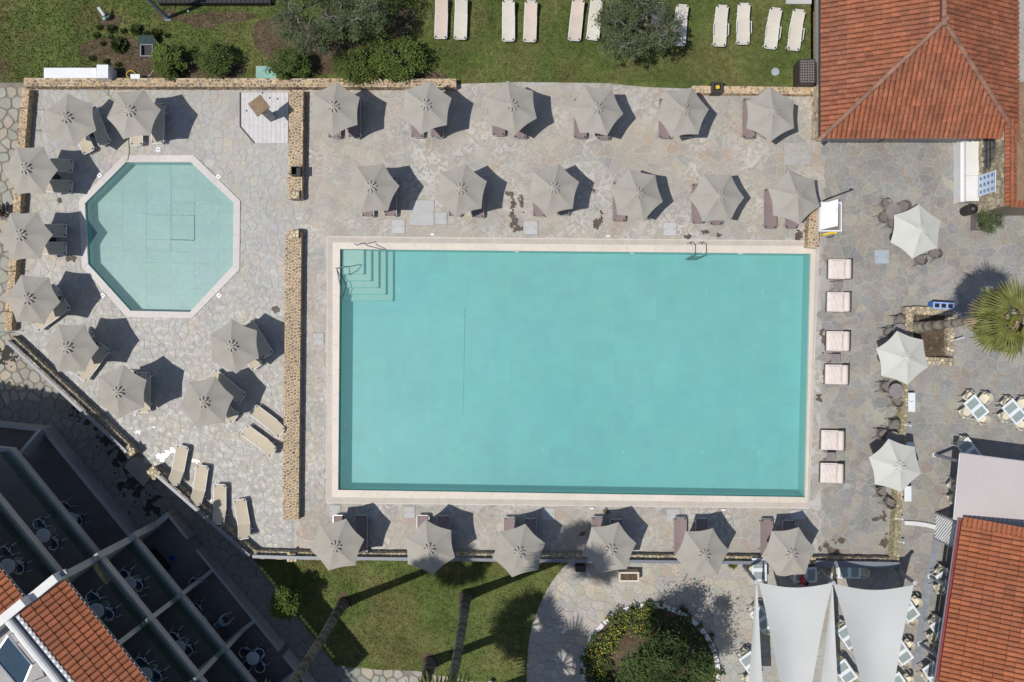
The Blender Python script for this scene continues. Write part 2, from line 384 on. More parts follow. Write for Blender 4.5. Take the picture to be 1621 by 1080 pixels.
def V3(c, a): r = random.random() * 2 - 1; return tuple(x * (1 + a * r + (random.random() - .5) * .06) for x in c)
# ================================================================== GROUND
gs = sheet('ground', [(-400, -400), (400, -400), (400, 400), (-400, 400)], -1.5, M_ground)
pool_img = [(538.5, 394.5), (1283, 402), (1274, 787), (535.5, 775.5)]
pool_out = [(517.5, 374), (1297, 381), (1280.5, 805), (517, 796.5)]
POOL = GL(pool_img); POUT = GL(pool_out)
kid_img = [(200, 257), (302, 257), (370, 321), (369, 421), (301, 494), (207, 492), (140, 418), (135, 322)]
kid_out = [(196.5, 246.5), (307, 246), (380.5, 318), (379.5, 427), (304, 504), (201, 502), (130.5, 423), (125.5, 318)]
KID = GL(kid_img); KOUT = GL(kid_out)
ccw = lambda p: p if sum(p[i][0] * p[(i + 1) % len(p)][1] - p[(i + 1) % len(p)][0] * p[i][1] for i in range(len(p))) > 0 else p[::-1]
deck_img = [(49, -900), (49, 144), (23, 528), (215, 711), (246, 742), (406, 871), (474, 874), (1425, 881), (1425, 1900), (2900, 1900), (2900, -900)]
DECK = GL(deck_img)
X_MID = g(466, 0).x; X_E = g(1299, 0).x
kids_poly = [p for p in GL([(49, 120), (49, 144), (23, 528), (215, 711), (246, 742), (406, 871), (466, 874), (466, 120)])]
main_poly = GL([(466, 120), (466, 874), (1425, 881), (1299, 881), (1299, 120)])
kids_deck = sheet('kids_pool_deck', kids_poly, -.005, M_grout_kids, [KOUT])
pool_deck = sheet('pool_deck', GL([(466, 100), (466, 874), (1299, 880), (1299, 100)]), -.005, M_grout_l, [POUT])
cafe = sheet('cafe_terrace', GL([(1299, -900), (1299, 880), (1425, 881), (1425, 1900), (2900, 1900), (2900, -900)]), -.005, M_grout_cafe)
# main deck stones
def tint_main(x, y):
    r = random.random(); c = (1, 1, 1)
    if r < .10: c = (1.04, .96, .90)
    elif r < .2: c = (.9, .93, .98)
    elif r < .28: c = (1.08, 1.06, 1.0)
    if y < -7.3: c = tuple(a * .96 for a in c)
    return V3(c, .05)
b0 = g(468, 128); b1 = g(1299, 878)
cells = voronoi((b0.x, b1.y, b1.x, b0.y), .46, lambda x, y: b0.x + .1 < x < b1.x - .05 and b1.y < y < b0.y, .03, .42, [ccw(POUT)], drop=.14)
pave(pool_deck, cells, M_stone_main, lambda x, y: 0, .03, tint_main)
def tint_kids(x, y):
    r = random.random(); c = (1, 1, 1)
    if r < .10: c = (1.06, 1.0, .91)
    elif r < .2: c = (.94, .97, 1.02)
    elif r < .3: c = (1.08, 1.08, 1.08)
    return V3(c, .05)
k0 = g(22, 132); k1 = g(464, 872); KP = kids_poly
cells = voronoi((k0.x, k1.y, k1.x, k0.y), .37, lambda x, y: x < k1.x - .05 and inside(KP, x, y), .02, .42, [ccw(KOUT)], drop=.12); cells = chaikin(cells, .14)
pave(kids_deck, cells, M_stone_kids, lambda x, y: 0, .03, tint_kids)
def tint_cafe(x, y):
    r = random.random(); c = (1, 1, 1)
    if r < .10: c = (1.06, .97, .91)
    elif r < .28: c = (.92, .95, 1.02)
    elif r < .4: c = (1.15, 1.12, 1.02)
    return V3(c, .08)
c0 = g(1301, -40); c1 = g(1700, 1110)
def cafe_test(x, y):
    if x < c0.x + .1 or x > c1.x: return False
    if y < g(0, 880).y and x < g(1428, 0).x: return False
    if y > g(0, 212).y and x > g(1290, 0).x + .5: return False
    return True
cells = voronoi((c0.x, c1.y, c1.x, c0.y), .48, cafe_test, .03, .44, drop=.15)
pave(cafe, cells, M_stone_cafe, lambda x, y: 0, .03, tint_cafe)
# low garden terrain (grid cells outside the deck)
low_poly = [(-60, -50), (19.3, -50), (19.3, -10.45), (g(474, 0).x, g(0, 872).y)] + GL([(406, 869), (246, 740), (215, 708), (25, 528), (50, 130)]) + [(-60, 12.8)]
low = sheet('garden_path', low_poly, lambda x, y: lowz(x, y) - .02, M_grout_path, cut=.8)
lawn_img = [(396, 878), (531, 1053), (600, 1060), (660, 1062), (745, 1078), (833, 1082), (834, 1050), (836, 1020), (842, 990), (852, 962), (866, 932), (880, 912), (899, 890), (899, 880)]
LAWN = LL(lawn_img)
LAWN_low = [LAWN[0]] + LAWN[1:-1] + [LAWN[-1]]
lawnb = sheet('lower_lawn', LAWN, lambda x, y: lowz(x, y) + .035, M_grass, cut=.6)
bedc = atlow(1029, 1062); bedr = 3.42
BED = [(bedc.x + bedr * math.cos(a * math.pi / 24), bedc.y + bedr * math.sin(a * math.pi / 24)) for a in range(48)]
def low_test(x, y):
    if x > 19.2 or x < -33 or y < -19.5: return False
    if y > 12.7: return False
    if inside(low_poly, x, y) and not inside(LAWN, x, y) and math.hypot(x - bedc.x, y - bedc.y) > bedr: return True
    return False
XA = atlow(836, 1000).x
cells = chaikin(voronoi((-27, -18, XA, 12.8), .50, lambda x, y: low_test(x, y) and x < XA, .07, .40, drop=.10))
M_stone_shade = mat('shade-toned slate path stone', (.195, .20, .19), .75, ((0.8, .12), (9, .12), (50, .08)), (30, .4, .01), 'world', lime=((.23, .23, .21), 1.7, .5, .62, .4))  # darker slate with the building's shade put into its colour; lit strip stays beige
ysl = g(0, 636).y; shade_part = lambda c: c[0][1] < ysl and c[0][0] < g(525, 0).x
pave(low, [c for c in cells if not shade_part(c)], M_stone_path, lowz, .05, lambda x, y: V3(random.choice([(1, 1, 1), (.9, .97, .92), (1.08, 1.0, .88), (.95, .98, 1.0)]), .12), 200)
pave(low, [c for c in cells if shade_part(c)], M_stone_shade, lowz, .05, lambda x, y: V3((1, 1, 1), .07), 100)
sailt = sheet('sail_terrace', LL([(836, 1120), (834, 1050), (836, 1020), (842, 990), (852, 962), (866, 932), (880, 912), (899, 890), (899, 878)]) + [(19.3, -10.5), (19.3, -18.5)], lambda x, y: lowz(x, y) - .012, M_grout_cafe, cut=.8)
def tint_sail(x, y):
    r = random.random(); c = (1, 1, 1)
    if r < .2: c = (.91, .95, 1.02)
    elif r < .35: c = (1.07, 1.0, .92)
    return V3(c, .08)
cells = voronoi((XA, -18.2, 19.2, -10.4), .43, lambda x, y: low_test(x, y) and x > XA - .3, .03, .42, [ccw(BED)], drop=.14)
pave(sailt, cells, M_stone_sail, lowz, .03, tint_sail)
# lawns
lawnt = sheet('upper_lawn', [(-60, 60)] + [(-60, 12.85)] + GL([(-200, 131), (40, 131), (700, 134), (820, 130), (960, 132), (1020, 138), (1095, 141), (1283, 143), (1283, -900)]), .035, M_grass)
def grass_tufts(name, n, box, test, zf, parent):
    b = MB()
    for _ in range(n):
        x = random.uniform(box[0], box[2]); y = random.uniform(box[1], box[3])
        if not test(x, y): continue
        z = zf(x, y); a = random.random() * 6.28; h = random.uniform(.03, .07); wd = random.uniform(.02, .045)
        dx, dy = math.cos(a) * wd, math.sin(a) * wd; lx, ly = (random.random() - .5) * .07, (random.random() - .5) * .07
        t = V3(random.choice([(1, 1, 1), (1.2, 1.1, 1.1), (.8, .88, .85), (1.5, 1.2, 1.3)]), .15)
        b.add([(x - dx, y - dy, z), (x + dx, y + dy, z), (x + lx, y + ly, z + h)], [(0, 1, 2)], t)
    tag(b.build(name, M_blade, parent), kind='stuff')
grass_tufts('grass_blades', 60000, (-26.5, g(0, 131).y, g(1283, 0).x, 17.6), lambda x, y: True, lambda x, y: .035, lawnt)
grass_tufts('grass_blades', 22000, (-13.5, -18, 3, -10.6), lambda x, y: inside(LAWN, x, y), lambda x, y: lowz(x, y) + .035, lawnb)
def blob(cx, cy, rx, ry, z, amp=.18, n=40, fn=g):
    ph = [random.random() * 6.28 for _ in range(5)]; out = []
    for i in range(n):
        a = 2 * math.pi * i / n; r = 1 + sum(math.sin(a * (k + 2) + ph[k]) * amp / (k + 1) for k in range(5))
        p = fn(cx + rx * r * math.cos(a), cy + ry * r * math.sin(a)); out.append((p.x, p.y))
    return out
sheet('bare_soil', blob(205, 92, 62, 36, 0), .045, M_soil); sheet('bare_soil', blob(300, 108, 95, 16, 0), .050, M_soil)
sheet('bare_soil', blob(455, 70, 45, 48, 0), .053, M_soil); sheet('bare_soil', blob(560, 95, 85, 30, 0), .057, M_soil)
sheet('bare_soil', blob(270, 26, 24, 8, 0), .043, M_soil); sheet('bare_soil', blob(638, 40, 18, 30, 0), .044, M_soil)
sheet('bare_soil', blob(0, 108, 8, 16, 0), .0445, M_soil); sheet('bare_soil', blob(175, 35, 16, 12, 0), .0465, M_soil)
sheet('bare_soil', blob(685, 122, 26, 8, 0), .0485, M_soil); sheet('bare_soil', blob(340, 30, 45, 14, 0, .3), .0415, M_soil)
for (cx, cy, r) in ((545, 950, 13), (735, 947, 12), (680, 1048, 16)): sheet('bare_soil', blob(cx, cy, r, r * .8, 0, fn=atlow), lambda x, y: lowz(x, y) + .047, M_soil)
# ================================================================== MAIN POOL
def ring(o, i, k, z0, z1, mb, n=1, gap=.006):        # k-th side of the coping, n slabs
    a, b = Vector(o[k]), Vector(o[(k + 1) % len(o)]); c, d = Vector(i[k]), Vector(i[(k + 1) % len(i)])
    for s in range(n):
        u0, u1 = s / n + gap / (b - a).length / 2, (s + 1) / n - gap / (b - a).length / 2
        yield [tuple(a.lerp(b, u0)), tuple(a.lerp(b, u1)), tuple(c.lerp(d, u1)), tuple(c.lerp(d, u0))]
pool = thing('swimming_pool', 'large rectangular turquoise swimming pool with a cream stone edge', 'swimming pool', (0, 0, 0))
def lerp_poly(o, i, f): return [tuple(Vector(a).lerp(Vector(b), f)) for a, b in zip(o, i)]
MID = [tuple(p) for p in GL([(527, 384), (1291, 390), (1277.5, 796), (526, 787)])]
for k, n in ((0, 18), (1, 10), (2, 18), (3, 10)):
    for q in ring(MID, POOL, k, 0, 0, None, n): MB().prism(q, -.1, .05).build('coping_stone', M_coping, pool)
b = MB()
for k in range(4):
    L = (Vector(POUT[k]) - Vector(POUT[(k + 1) % 4])).length
    for q in ring(POUT, MID, k, 0, 0, None, int(L / .085), .02): b.prism(q, -.03, .038)
for k in range(4):
    for q in ring(lerp_poly(POUT, MID, .0), lerp_poly(POUT, MID, .18), k, 0, 0, None, 1, 0): b.prism(q, -.03, .046)
tag(b.build('drain_grate', M_grate, pool), kind='stuff')
b = MB()
for k in range(4):
    for q in ring(POUT, MID, k, 0, 0, None, 1, 0): b.prism(q, -.12, -.012)
b.build('drain_channel', M_grout_cafe, pool)
PZ = -1.0
b = MB()
for k in range(4):
    p, q = POOL[k], POOL[(k + 1) % 4]; b.add([(p[0], p[1], PZ - .02), (q[0], q[1], PZ - .02), (q[0], q[1], -.1), (p[0], p[1], -.1)], [(0, 1, 2, 3)])
b.build('pool_wall', M_poolw, pool)
NX, NY = 22, 11
bt = MB()
def bil(P4, u, v): return Vector(P4[0]).lerp(Vector(P4[1]), u).lerp(Vector(P4[3]).lerp(Vector(P4[2]), u), v)
for i in range(NX):
    for j in range(NY):
        e = 0; us = (i / NX + e, (i + 1) / NX - e); vv = (j / NY + e * 2, (j + 1) / NY - e * 2)
        q = [tuple(bil(POOL, us[0], vv[0])), tuple(bil(POOL, us[1], vv[0])), tuple(bil(POOL, us[1], vv[1])), tuple(bil(POOL, us[0], vv[1]))]
        MB().prism(q, PZ - .02, PZ, V3((1, 1, 1), .022)).build('floor_panel', M_pool, pool)
b = MB(); b.prism(POOL, PZ - .06, PZ - .022); b.build('pool_bed', M_pool, pool)
def seam(mb, p, q, wd, z): mb.bar((p.x, p.y, z), (q.x, q.y, z), wd, .006)
b = MB(); seam(b, at(736, 487, PZ), at(735, 560, PZ), .05, PZ + .004); seam(b, at(735, 560, PZ), at(733, 655, PZ), .03, PZ + .004)
seam(b, at(769, 700, PZ), at(769, 712, PZ), .03, PZ + .004)
b.build('floor_seam', M_seam, pool)
# corner steps
for k in range(5):
    z = -.22 - k * .155; x1, y1 = 575 + k * 10.8, 434 + k * 10.5
    q = [g(538.6, 395), g(x1, 395.6), g(x1, y1), g(538, y1)]
    b = MB(); b.prism([tuple(p[:2]) for p in q], z - .17 if k < 4 else PZ + .002, z - .0005 * k, ((1, 1, 1), (.93, .98, .98), (.86, .96, .96), (.79, .94, .95), (.72, .93, .95))[k]); b.build('step', M_step, pool)
    b = MB(); b.bar((q[1].x - .02, q[1].y, z + .003), (q[2].x - .02, q[2].y, z + .003), .05, .008); b.bar((q[3].x, q[3].y + .02, z + .003), (q[2].x, q[2].y + .02, z + .003), .05, .008)
    b.build('step_edge', M_poolw, pool)
b = MB(); b.add([(p[0], p[1], -.13) for p in ccw(POOL)], [(0, 1, 2, 3)]); b.build('water', M_water, pool)
for x, y in ((818, 399), (1000, 401), (1172, 402)):   # inlets
    MB().box(at(x, y, -.12), (.2, .03, .08)).build('skimmer', M_white, pool)
for (x, y) in ((862, 460), (990, 461), (1118, 461), (1207, 461), (860, 713), (987, 715), (1112, 716), (1202, 717), (632, 458), (603, 711), (733, 713)):
    MB().lathe([(.035, PZ), (.035, PZ + .02)], 8, (at(x, y, PZ).x, at(x, y, PZ).y, 0)).build('floor_inlet', M_white, pool)
# ================================================================== KIDS POOL
kp = thing('paddling_pool', 'small octagonal paddling pool with a pale coping', 'swimming pool')
for k in range(8):
    for q in ring(KOUT, KID, k, 0, 0, None, 2, .006): MB().prism(q, -.05, .045).build('coping_stone', M_copk, kp)
KZ = -.62; b = MB()
for k in range(8):
    p, q = KID[k], KID[(k + 1) % 8]; b.add([(p[0], p[1], KZ - .02), (q[0], q[1], KZ - .02), (q[0], q[1], -.05), (p[0], p[1], -.05)], [(0, 1, 2, 3)])
b.build('pool_wall', M_poolw, kp)
b = MB(); b.prism(KID, KZ - .1, KZ - .012, (.8, .85, .85)); b.build('pool_bed', M_poolk, kp)
kc = ccw(KID)
xs = [at(x, 0, KZ).x for x in (110, 148, 194, 232, 270, 308, 346, 392)]
for r in range(15):
    yt = at(0, 243 + r * 18.7, KZ).y; yb = at(0, 243 + (r + 1) * 18.7, KZ).y
    off = .0 if r % 2 else .0
    for c in range(len(xs) - 1):
        q = [(xs[c] + .002, yb + .002), (xs[c + 1] - .002, yb + .002), (xs[c + 1] - .002, yt - .002), (xs[c] + .002, yt - .002)]
        for a in range(8):
            p, p2 = kc[a], kc[(a + 1) % 8]; ex, ey = p2[0] - p[0], p2[1] - p[1]; L = math.hypot(ex, ey)
            q = clip(q, ey / L, -ex / L, ey / L * p[0] - ex / L * p[1])
            if len(q) < 3: break
        if len(q) >= 3 and area(q) > .02: MB().prism(q, KZ - .012, KZ, V3((1, 1, 1), .015)).build('floor_panel', M_poolk, kp)
b = MB()
for (x0, y0, x1, y1, wd) in ((271, 262, 271, 398, .025), (308, 310, 308, 380, .03), (308, 341, 308, 380, .045), (232, 340, 307, 341.5, .02), (205, 337, 322, 342, .018), (192, 396, 270, 397.5, .02), (270, 398, 300, 399.5, .03), (235, 379, 308, 380.5, .03), (270, 379, 308, 380.5, .045), (232, 300, 232, 396, .016), (270, 322, 371, 323, .016), (205, 415, 360, 418, .014), (195, 454, 320, 457, .014)):
    seam(b, at(x0, y0, KZ), at(x1, y1, KZ), wd, KZ + .004)
b.build('floor_seam', M_seamk, kp)
b = MB(); b.add([(p[0], p[1], -.09) for p in kc], [tuple(range(8))]); b.build('water', M_water2, kp)
for (x, y) in ((208, 321), (313, 322), (207, 431), (312, 432)): MB().lathe([(.035, KZ), (.035, KZ + .02)], 8, (at(x, y, KZ).x, at(x, y, KZ).y, 0)).build('floor_inlet', M_white, kp)
for (x, y, a, w_) in ((251, 237, 0, 'above'), (158, 278, 45, 'upper left of'), (346, 280, 45, 'upper right of'), (163, 468, 45, 'lower left of'), (347, 468, 45, 'lower right of')):
    t = thing('skimmer_cover', 'small white square skimmer cover on the paving ' + w_ + ' the octagonal paddling pool', 'cover', g(x, y), R(a), 'skimmer covers')
    MB().box((0, 0, .022), (.22, .22, .03)).build('lid', M_white, t); MB().lathe([(.03, .038), (.03, .045)], 10).build('finger_hole', M_black, t)
# ================================================================== RAILINGS OF THE POOL
t = thing('pool_handrail', 'bent steel handrail at the top of the corner steps, on the upper pool edge', 'handrail')
a, bb = g(563, 392), g(594, 397)
pts = [at(563, 389, .05), at(561, 386, .55), at(566, 388, .7), at(578, 384, .85), at(581, 389, .80), at(606, 395, .3), at(617, 396.5, -.25)]
MB().tube([(p.x, p.y, p.z) for p in pts], .022, 8).build('tube', M_chrome, t); MB().lathe([(.06, .05), (.06, .07)], 10, (pts[0].x, pts[0].y, 0)).build('floor_flange', M_white, t)
t = thing('pool_handrail', 'curved steel handrail on the left pool edge beside the corner steps', 'handrail')
pts = [at(533, 426, .05), at(531, 425, .8), at(545, 422, .9), at(552, 422, .8), at(554, 430, .4), at(551, 436, -.2)]
MB().tube([(p.x, p.y, p.z) for p in pts], .022, 8).build('tube', M_chrome, t)
pts = [at(533, 426, .06), at(539, 455, .3), at(541, 475, -.15)]
MB().tube([(p.x, p.y, p.z) for p in pts], .022, 8).build('lower_tube', M_chrome, t); MB().lathe([(.06, .05), (.06, .07)], 10, (pts[0].x, pts[0].y, 0)).build('floor_flange', M_white, t)
t = thing('pool_ladder', 'chrome pool ladder with two arched rails on the upper edge of the big pool', 'ladder')
for x in (1089.5, 1107):
    c = g(x, 0); pts = []
    y0 = g(0, 395).y; y1 = g(0, 404).y
    pts = [(c.x - .05, y0 + .3, .05), (c.x - .03, y0 + .27, .55), (c.x, y0 + .12, .8), (c.x + .02, y1, .78), (c.x + .03, y1 - .12, .55), (c.x + .03, y1 - .12, -.8)]
    MB().tube(pts, .026, 8).build('rail', M_ladder, t)
for z in (-.2, -.45, -.7):
    MB().box((g(1098.5, 0).x + .02, g(0, 404).y - .14, z), (.55, .1, .03)).build('tread', M_black, t)
# ================================================================== WALLS
def poly_strip(pts, wd):
    L = []; Rr = []; n = len(pts)
    for i in range(n):
        d = (Vector(pts[min(i + 1, n - 1)]) - Vector(pts[max(i - 1, 0)])).normalized(); nn = Vector((-d.y, d.x)) * wd / 2
        L.append(tuple(Vector(pts[i]) + nn)); Rr.append(tuple(Vector(pts[i]) - nn))
    return L + Rr[::-1]
def stone_wall(label, pts, wd, z0, z1, ms, mm, sp=.14, gap=.035, name='stone_wall', jit=.4, tints=((1, 1, 1),), sidesp=None, cat='wall'):
    """pts: centre line in metres; mortar core with rubble stones standing proud on top and faces"""
    t = thing(name, label, cat)
    zf0 = z0 if callable(z0) else (lambda x, y: z0)
    core = MB(); top = MB()
    for k in range(len(pts) - 1):
        a, b_ = Vector(pts[k]), Vector(pts[k + 1]); d = (b_ - a); L = d.length; u = d / L; v = Vector((-u.y, u.x)); e = .0
        q = [a + v * wd / 2, a - v * wd / 2, b_ - v * wd / 2, b_ + v * wd / 2]
        core.prism([tuple(p) for p in q], lambda x, y: zf0(x, y), z1 - .001 * k)
        cs = voronoi((0, -wd / 2, L, wd / 2), sp, lambda x, y: 0 < x < L and -wd / 2 < y < wd / 2, gap, jit)
        for c in cs:
            c = clip(clip(clip(clip(c, 0, 1, wd / 2 + .01), 0, -1, wd / 2 + .01), -1, 0, .01), 1, 0, L + .01)
            if len(c) < 3: continue
            top.prism([tuple(a + u * p[0] + v * p[1]) for p in c], z1 - .03, z1 + random.uniform(.008, .028), V3(random.choice(tints), .22))
        hz = lambda x, y: zf0(x, y)
        for side in (1, -1):                     # rubble on the two faces
            zz0 = min(zf0(*a), zf0(*b_)); hh = z1 - zz0
            cs = voronoi((0, 0, L, hh), sp, lambda x, y: 0 < x < L and 0 < y < hh, gap, jit)
            for c in cs:
                c = clip(clip(clip(clip(c, 0, 1, hh), 0, -1, 0), -1, 0, 0), 1, 0, L)
                if len(c) < 3: continue
                pr = random.uniform(.008, .025); o = v * side * (wd / 2); tt = V3(random.choice(tints), .22); n = len(c)
                cc = c if side < 0 else c[::-1]
                vs = [(*(a + u * p[0] + v * side * (wd / 2 + pr)), zz0 + p[1]) for p in cc] + [(*(a + u * p[0] + v * side * (wd / 2 - .005)), zz0 + p[1]) for p in cc]
                top.add(vs, [tuple(range(n))] + [(i, i + n, (i + 1) % n + n, (i + 1) % n) for i in range(n)], tt)
    core.build('mortar_core', mm, t); tag(top.build('rubble_stones', ms, t), kind='stuff')
    return t
def WL(pts, z): return [tuple(at(x, y, z)[:2]) for x, y in pts]
def mid(x0, x1): return (x0 + x1) / 2
W1 = stone_wall('low stone wall running from the octagon pool corner along the planted bed, parasols in front', WL([(38, 130), (722, 131.5)], .5), .40, 0, .5, M_wstone, M_mortar, .17, .045, tints=((1, 1, 1), (1.3, 1.15, 1), (1.6, 1.5, 1.3), (.7, .7, .7)))
W2 = stone_wall('low stone wall on the left edge of the paddling pool terrace', WL([(41, 141), (32, 250), (21, 400), (12, 523)], .45), .34, lambda x, y: lowz(x, y) - .05, .45, M_wstone, M_mortar, .17, .045, tints=((1.4, 1.3, 1.1), (1.8, 1.6, 1.3), (1, 1, 1)))
W3 = stone_wall('long low ochre stone wall between the paddling pool and the big pool', WL([(464.5, 367), (460, 823)], .45), .76, 0, .45, M_wstone, M_mortar, .15, .05, tints=((1, 1, 1), (.75, .7, .7), (1.25, 1.1, 1)))
W4 = stone_wall('shorter ochre stone wall carrying the black bin, above the gap to the paddling pool', WL([(469, 143), (467, 315)], .45), .68, 0, .45, M_wstone, M_mortar, .15, .05, tints=((1, 1, 1), (.75, .7, .7), (1.3, 1.15, 1)))
W5 = stone_wall('low stone wall at the lawn edge, left of the brown lattice bin', WL([(1096, 141.5), (1288, 144)], .35), .34, 0, .35, M_wstone, M_mortar, .17, .05, tints=((1.5, 1.4, 1.2), (1, 1, 1), (1.9, 1.7, 1.4)))
W6 = stone_wall('short stone wall between the big pool corner and the white lidded box', WL([(1291, 329), (1287, 392)], .5), .52, 0, .5, M_wstone, M_mortar, .16, .05, tints=((1, 1, 1), (1.4, 1.1, .9), (.7, .7, .7)))
W7 = stone_wall('narrow stone wall with small lamps behind the cream parasols', WL([(1434, 596), (1418, 888)], .5), .30, 0, .5, M_wpale, M_mdark, .16, .04, tints=((.8, .85, .65), (1, 1, .8), (.6, .65, .5)))
W8 = stone_wall('stone wall under the rail on the diagonal terrace edge, upper stretch', WL([(14, 536), (205, 713)], .5), .38, lambda x, y: -1.15, .42, M_wpale, M_mdark, .2, .04, tints=((1, 1, 1), (.8, .8, .8), (.6, .6, .6)))
W9 = stone_wall('stone wall under the rail on the diagonal terrace edge, beside the sunlit beige loungers', WL([(246, 747), (400, 878)], .5), .38, lambda x, y: -1.15, .42, M_wpale, M_mdark, .2, .04, tints=((1, 1, 1), (.8, .8, .8), (.6, .6, .6)))
W10 = stone_wall('stone wall under the rail along the lower edge of the pool deck', WL([(400, 879), (464, 881), (900, 884.5), (1285, 889), (1424, 891)], .5), .36, lambda x, y: lowz(x, y) - .1, .42, M_wpale, M_mdark, .2, .04, tints=((1, 1, 1), (.8, .8, .8), (1.1, 1, .8)))
def railing(label, pts, z, wd=.15):
    t = thing('railing', label, 'railing'); n = len(pts)
    b = MB()
    for k in range(n - 1): b.bar((*pts[k], z - .0008 * k), (*pts[k + 1], z - .0008 * k), wd, .05)
    b.build('top_rail', M_rail, t)
    for k in range(n - 1):
        a, c = Vector(pts[k]), Vector(pts[k + 1]); m_ = max(1, int((c - a).length / 1.6))
        for i in range(m_ + (1 if k == n - 2 else 0)):
            p = a.lerp(c, i / m_); MB().box((p.x, p.y, (z + .4) / 2), (.04, .04, z - .4)).build('post', M_white, t)
    return t
railing('flat grey white rail on the upper diagonal wall', WL([(10, 540), (200, 716)], .72), .72)
railing('flat grey white rail on the lower diagonal wall beside the beige loungers', WL([(250, 754), (394, 880)], .72), .72)
railing('flat grey white rail along the lower deck edge, left part', WL([(400, 881), (470, 883), (900, 888)], .72), .72)
railing('flat grey white rail along the lower deck edge, right part', WL([(908, 888), (1283, 892)], .72), .72)
railing('flat grey white rail beside the sail poles at the lower right deck corner', WL([(1291, 892.5), (1424, 895)], .72), .72, .3)
def pier(x, y, z1, s, rz, label):
    p = at(x, y, z1); t = thing('stone_pier', label, 'pier', (p.x, p.y, 0), rz)
    MB().box((0, 0, (z1 - 1.15) / 2), (s, s, z1 + 1.15)).build('core', M_mdark, t)
    b = MB()
    for c in voronoi((-s / 2, -s / 2, s / 2, s / 2), .17, lambda x, y: abs(x) < s / 2 and abs(y) < s / 2, .03, .35): b.prism(c, z1 - .01, z1 + .03, V3((1.3, 1.25, 1.1), .2))
    tag(b.build('rubble_stones', M_wpale, t), kind='stuff')
pier(204, 716, .62, .48, R(40), 'stone pier on the upper left side of the gap in the diagonal wall')
pier(243, 749, .62, .48, R(40), 'stone pier on the lower right side of the gap in the diagonal wall')
pier(461, 883, .62, .4, 0, 'small stone pier where the diagonal wall meets the lower deck wall')
pier(467, 308, .62, .42, 0, 'pale topped stone pier below the black bin'); pier(465, 370, .62, .42, 0, 'pale topped stone pier at the upper end of the long ochre wall')
# steps down through the gap
st = MB()
t = tag(bpy.data.objects.new('garden_steps', None), kind='structure'); COL.objects.link(t)
a0, a1 = g(215, 711), g(246, 742); dn = Vector((-(a1 - a0).y, (a1 - a0).x, 0)).normalized()
if dn.x > 0: dn = -dn
for k in range(5):
    z = -.2 - .2 * k; o0 = a0 + dn * .3 * k; o1 = a1 + dn * .3 * k; o2 = o1 + dn * .3; o3 = o0 + dn * .3
    MB().prism([tuple(p[:2]) for p in (o0, o1, o2, o3)], -1.2, z).build('step', M_stone_path, t)
# brackets on the left wall
for (x, y) in ((42, 172), (38, 205), (18, 430), (10, 494), (8, 526)):
    p = at(x, y, .5); tt = thing('wall_bracket', 'thin wire bracket across the left terrace wall, %s' % {172: 'top end by the corner', 205: 'upper part below the corner bracket', 430: 'middle between two parasols', 494: 'lower part by the fifth parasol', 526: 'bottom end'}[y], 'bracket', (p.x, p.y, 0), 0, 'wire brackets on the left wall')
    MB().tube([(-.32, 0, .35), (-.3, .02, .56), (.3, -.02, .56), (.42, 0, .4)], .014, 6).build('wire', M_dark, tt)
# ================================================================== UMBRELLAS
def make_umbrella(fab, label):
    u = thing('parasol', label, 'parasol'); ro, zc, za = 1.29, 2.08, 2.6; rin = .03; zin = za - (za - zc) * rin / ro * .9
    b = MB(); NA, NR = 8, 6; vs = []; fs = []
    for i in range(NR + 1):
        f = i / NR
        for j in range(NA + 1):
            s = j / NA; a = R(60) * s; e = math.sin(math.pi * s)
            rc = rin + (ro - rin) * f                       # radius along the rib
            chord = rc * math.cos(R(30)) / math.cos(a - R(30))
            r = chord * (1 - .055 * e * f * f)
            z = zin + (zc - zin) * f - .045 * e * math.sin(math.pi * min(1, f * 1.0)) * .8 + .035 * e * f * f
            vs.append((r * math.cos(a), r * math.sin(a), z))
    for i in range(NR):
        for j in range(NA): k = i * (NA + 1) + j; fs.append((k, k + NA + 1, k + NA + 2, k + 1))
    b.add(vs, fs); me = b.mesh('canopy_panel', fab, True)
    hm = MB(); hv = []
    for j in range(NA + 1):
        i = NR * (NA + 1) + j; hv += [vs[i], (vs[i][0] * .998, vs[i][1] * .998, vs[i][2] - .045)]
    for k in range(6): inst('canopy_panel', me, u, Matrix.Rotation(R(60) * k, 4, 'Z'))
    b = MB(); pts = [(0, 0, za + .06)]
    for j in range(32):                                       # vent cap with petal lobes, dark slits between them
        a = 2 * math.pi * j / 32; q = j % 4; r = (.31, .25, .10, .25)[q]
        pts.append((r * math.cos(a), r * math.sin(a), za + .055 - r * .33))
    b.add(pts, [(0, 1 + j, 1 + (j + 1) % 32) for j in range(32)]); b.build('vent_cap', fab, u)
    MB().lathe([(.02, za + .02), (.025, za + .07), (.0, za + .09)], 10).build('finial', fab, u)
    MB().tube([(0, 0, .05), (0, 0, za)], .024, 8).build('pole', M_alu, u)
    MB().lathe([(.27, 0), (.27, .05), (.06, .09), (.05, .3)], 16).build('base', M_dark, u)
    MB().lathe([(.05, 1.9), (.05, 2.0)], 10).build('hub', M_dark, u)
    rb = MB().tube([(.03, 0, za - .04), (ro - .02, 0, zc - .01)], .011, 5); rb.tube([(.05, 0, 1.95), (.7, 0, 2.29)], .009, 5); rm = rb.mesh('rib', M_dark)
    for k in range(6): inst('rib', rm, u, Matrix.Rotation(R(60) * k, 4, 'Z'))
    return u
KU = Kind(make_umbrella(M_canopy, 'grey parasol')); KC = Kind(make_umbrella(M_cream, 'cream parasol'))
ordn = ['first', 'second', 'third', 'fourth', 'fifth', 'sixth', 'seventh', 'eighth', 'ninth']
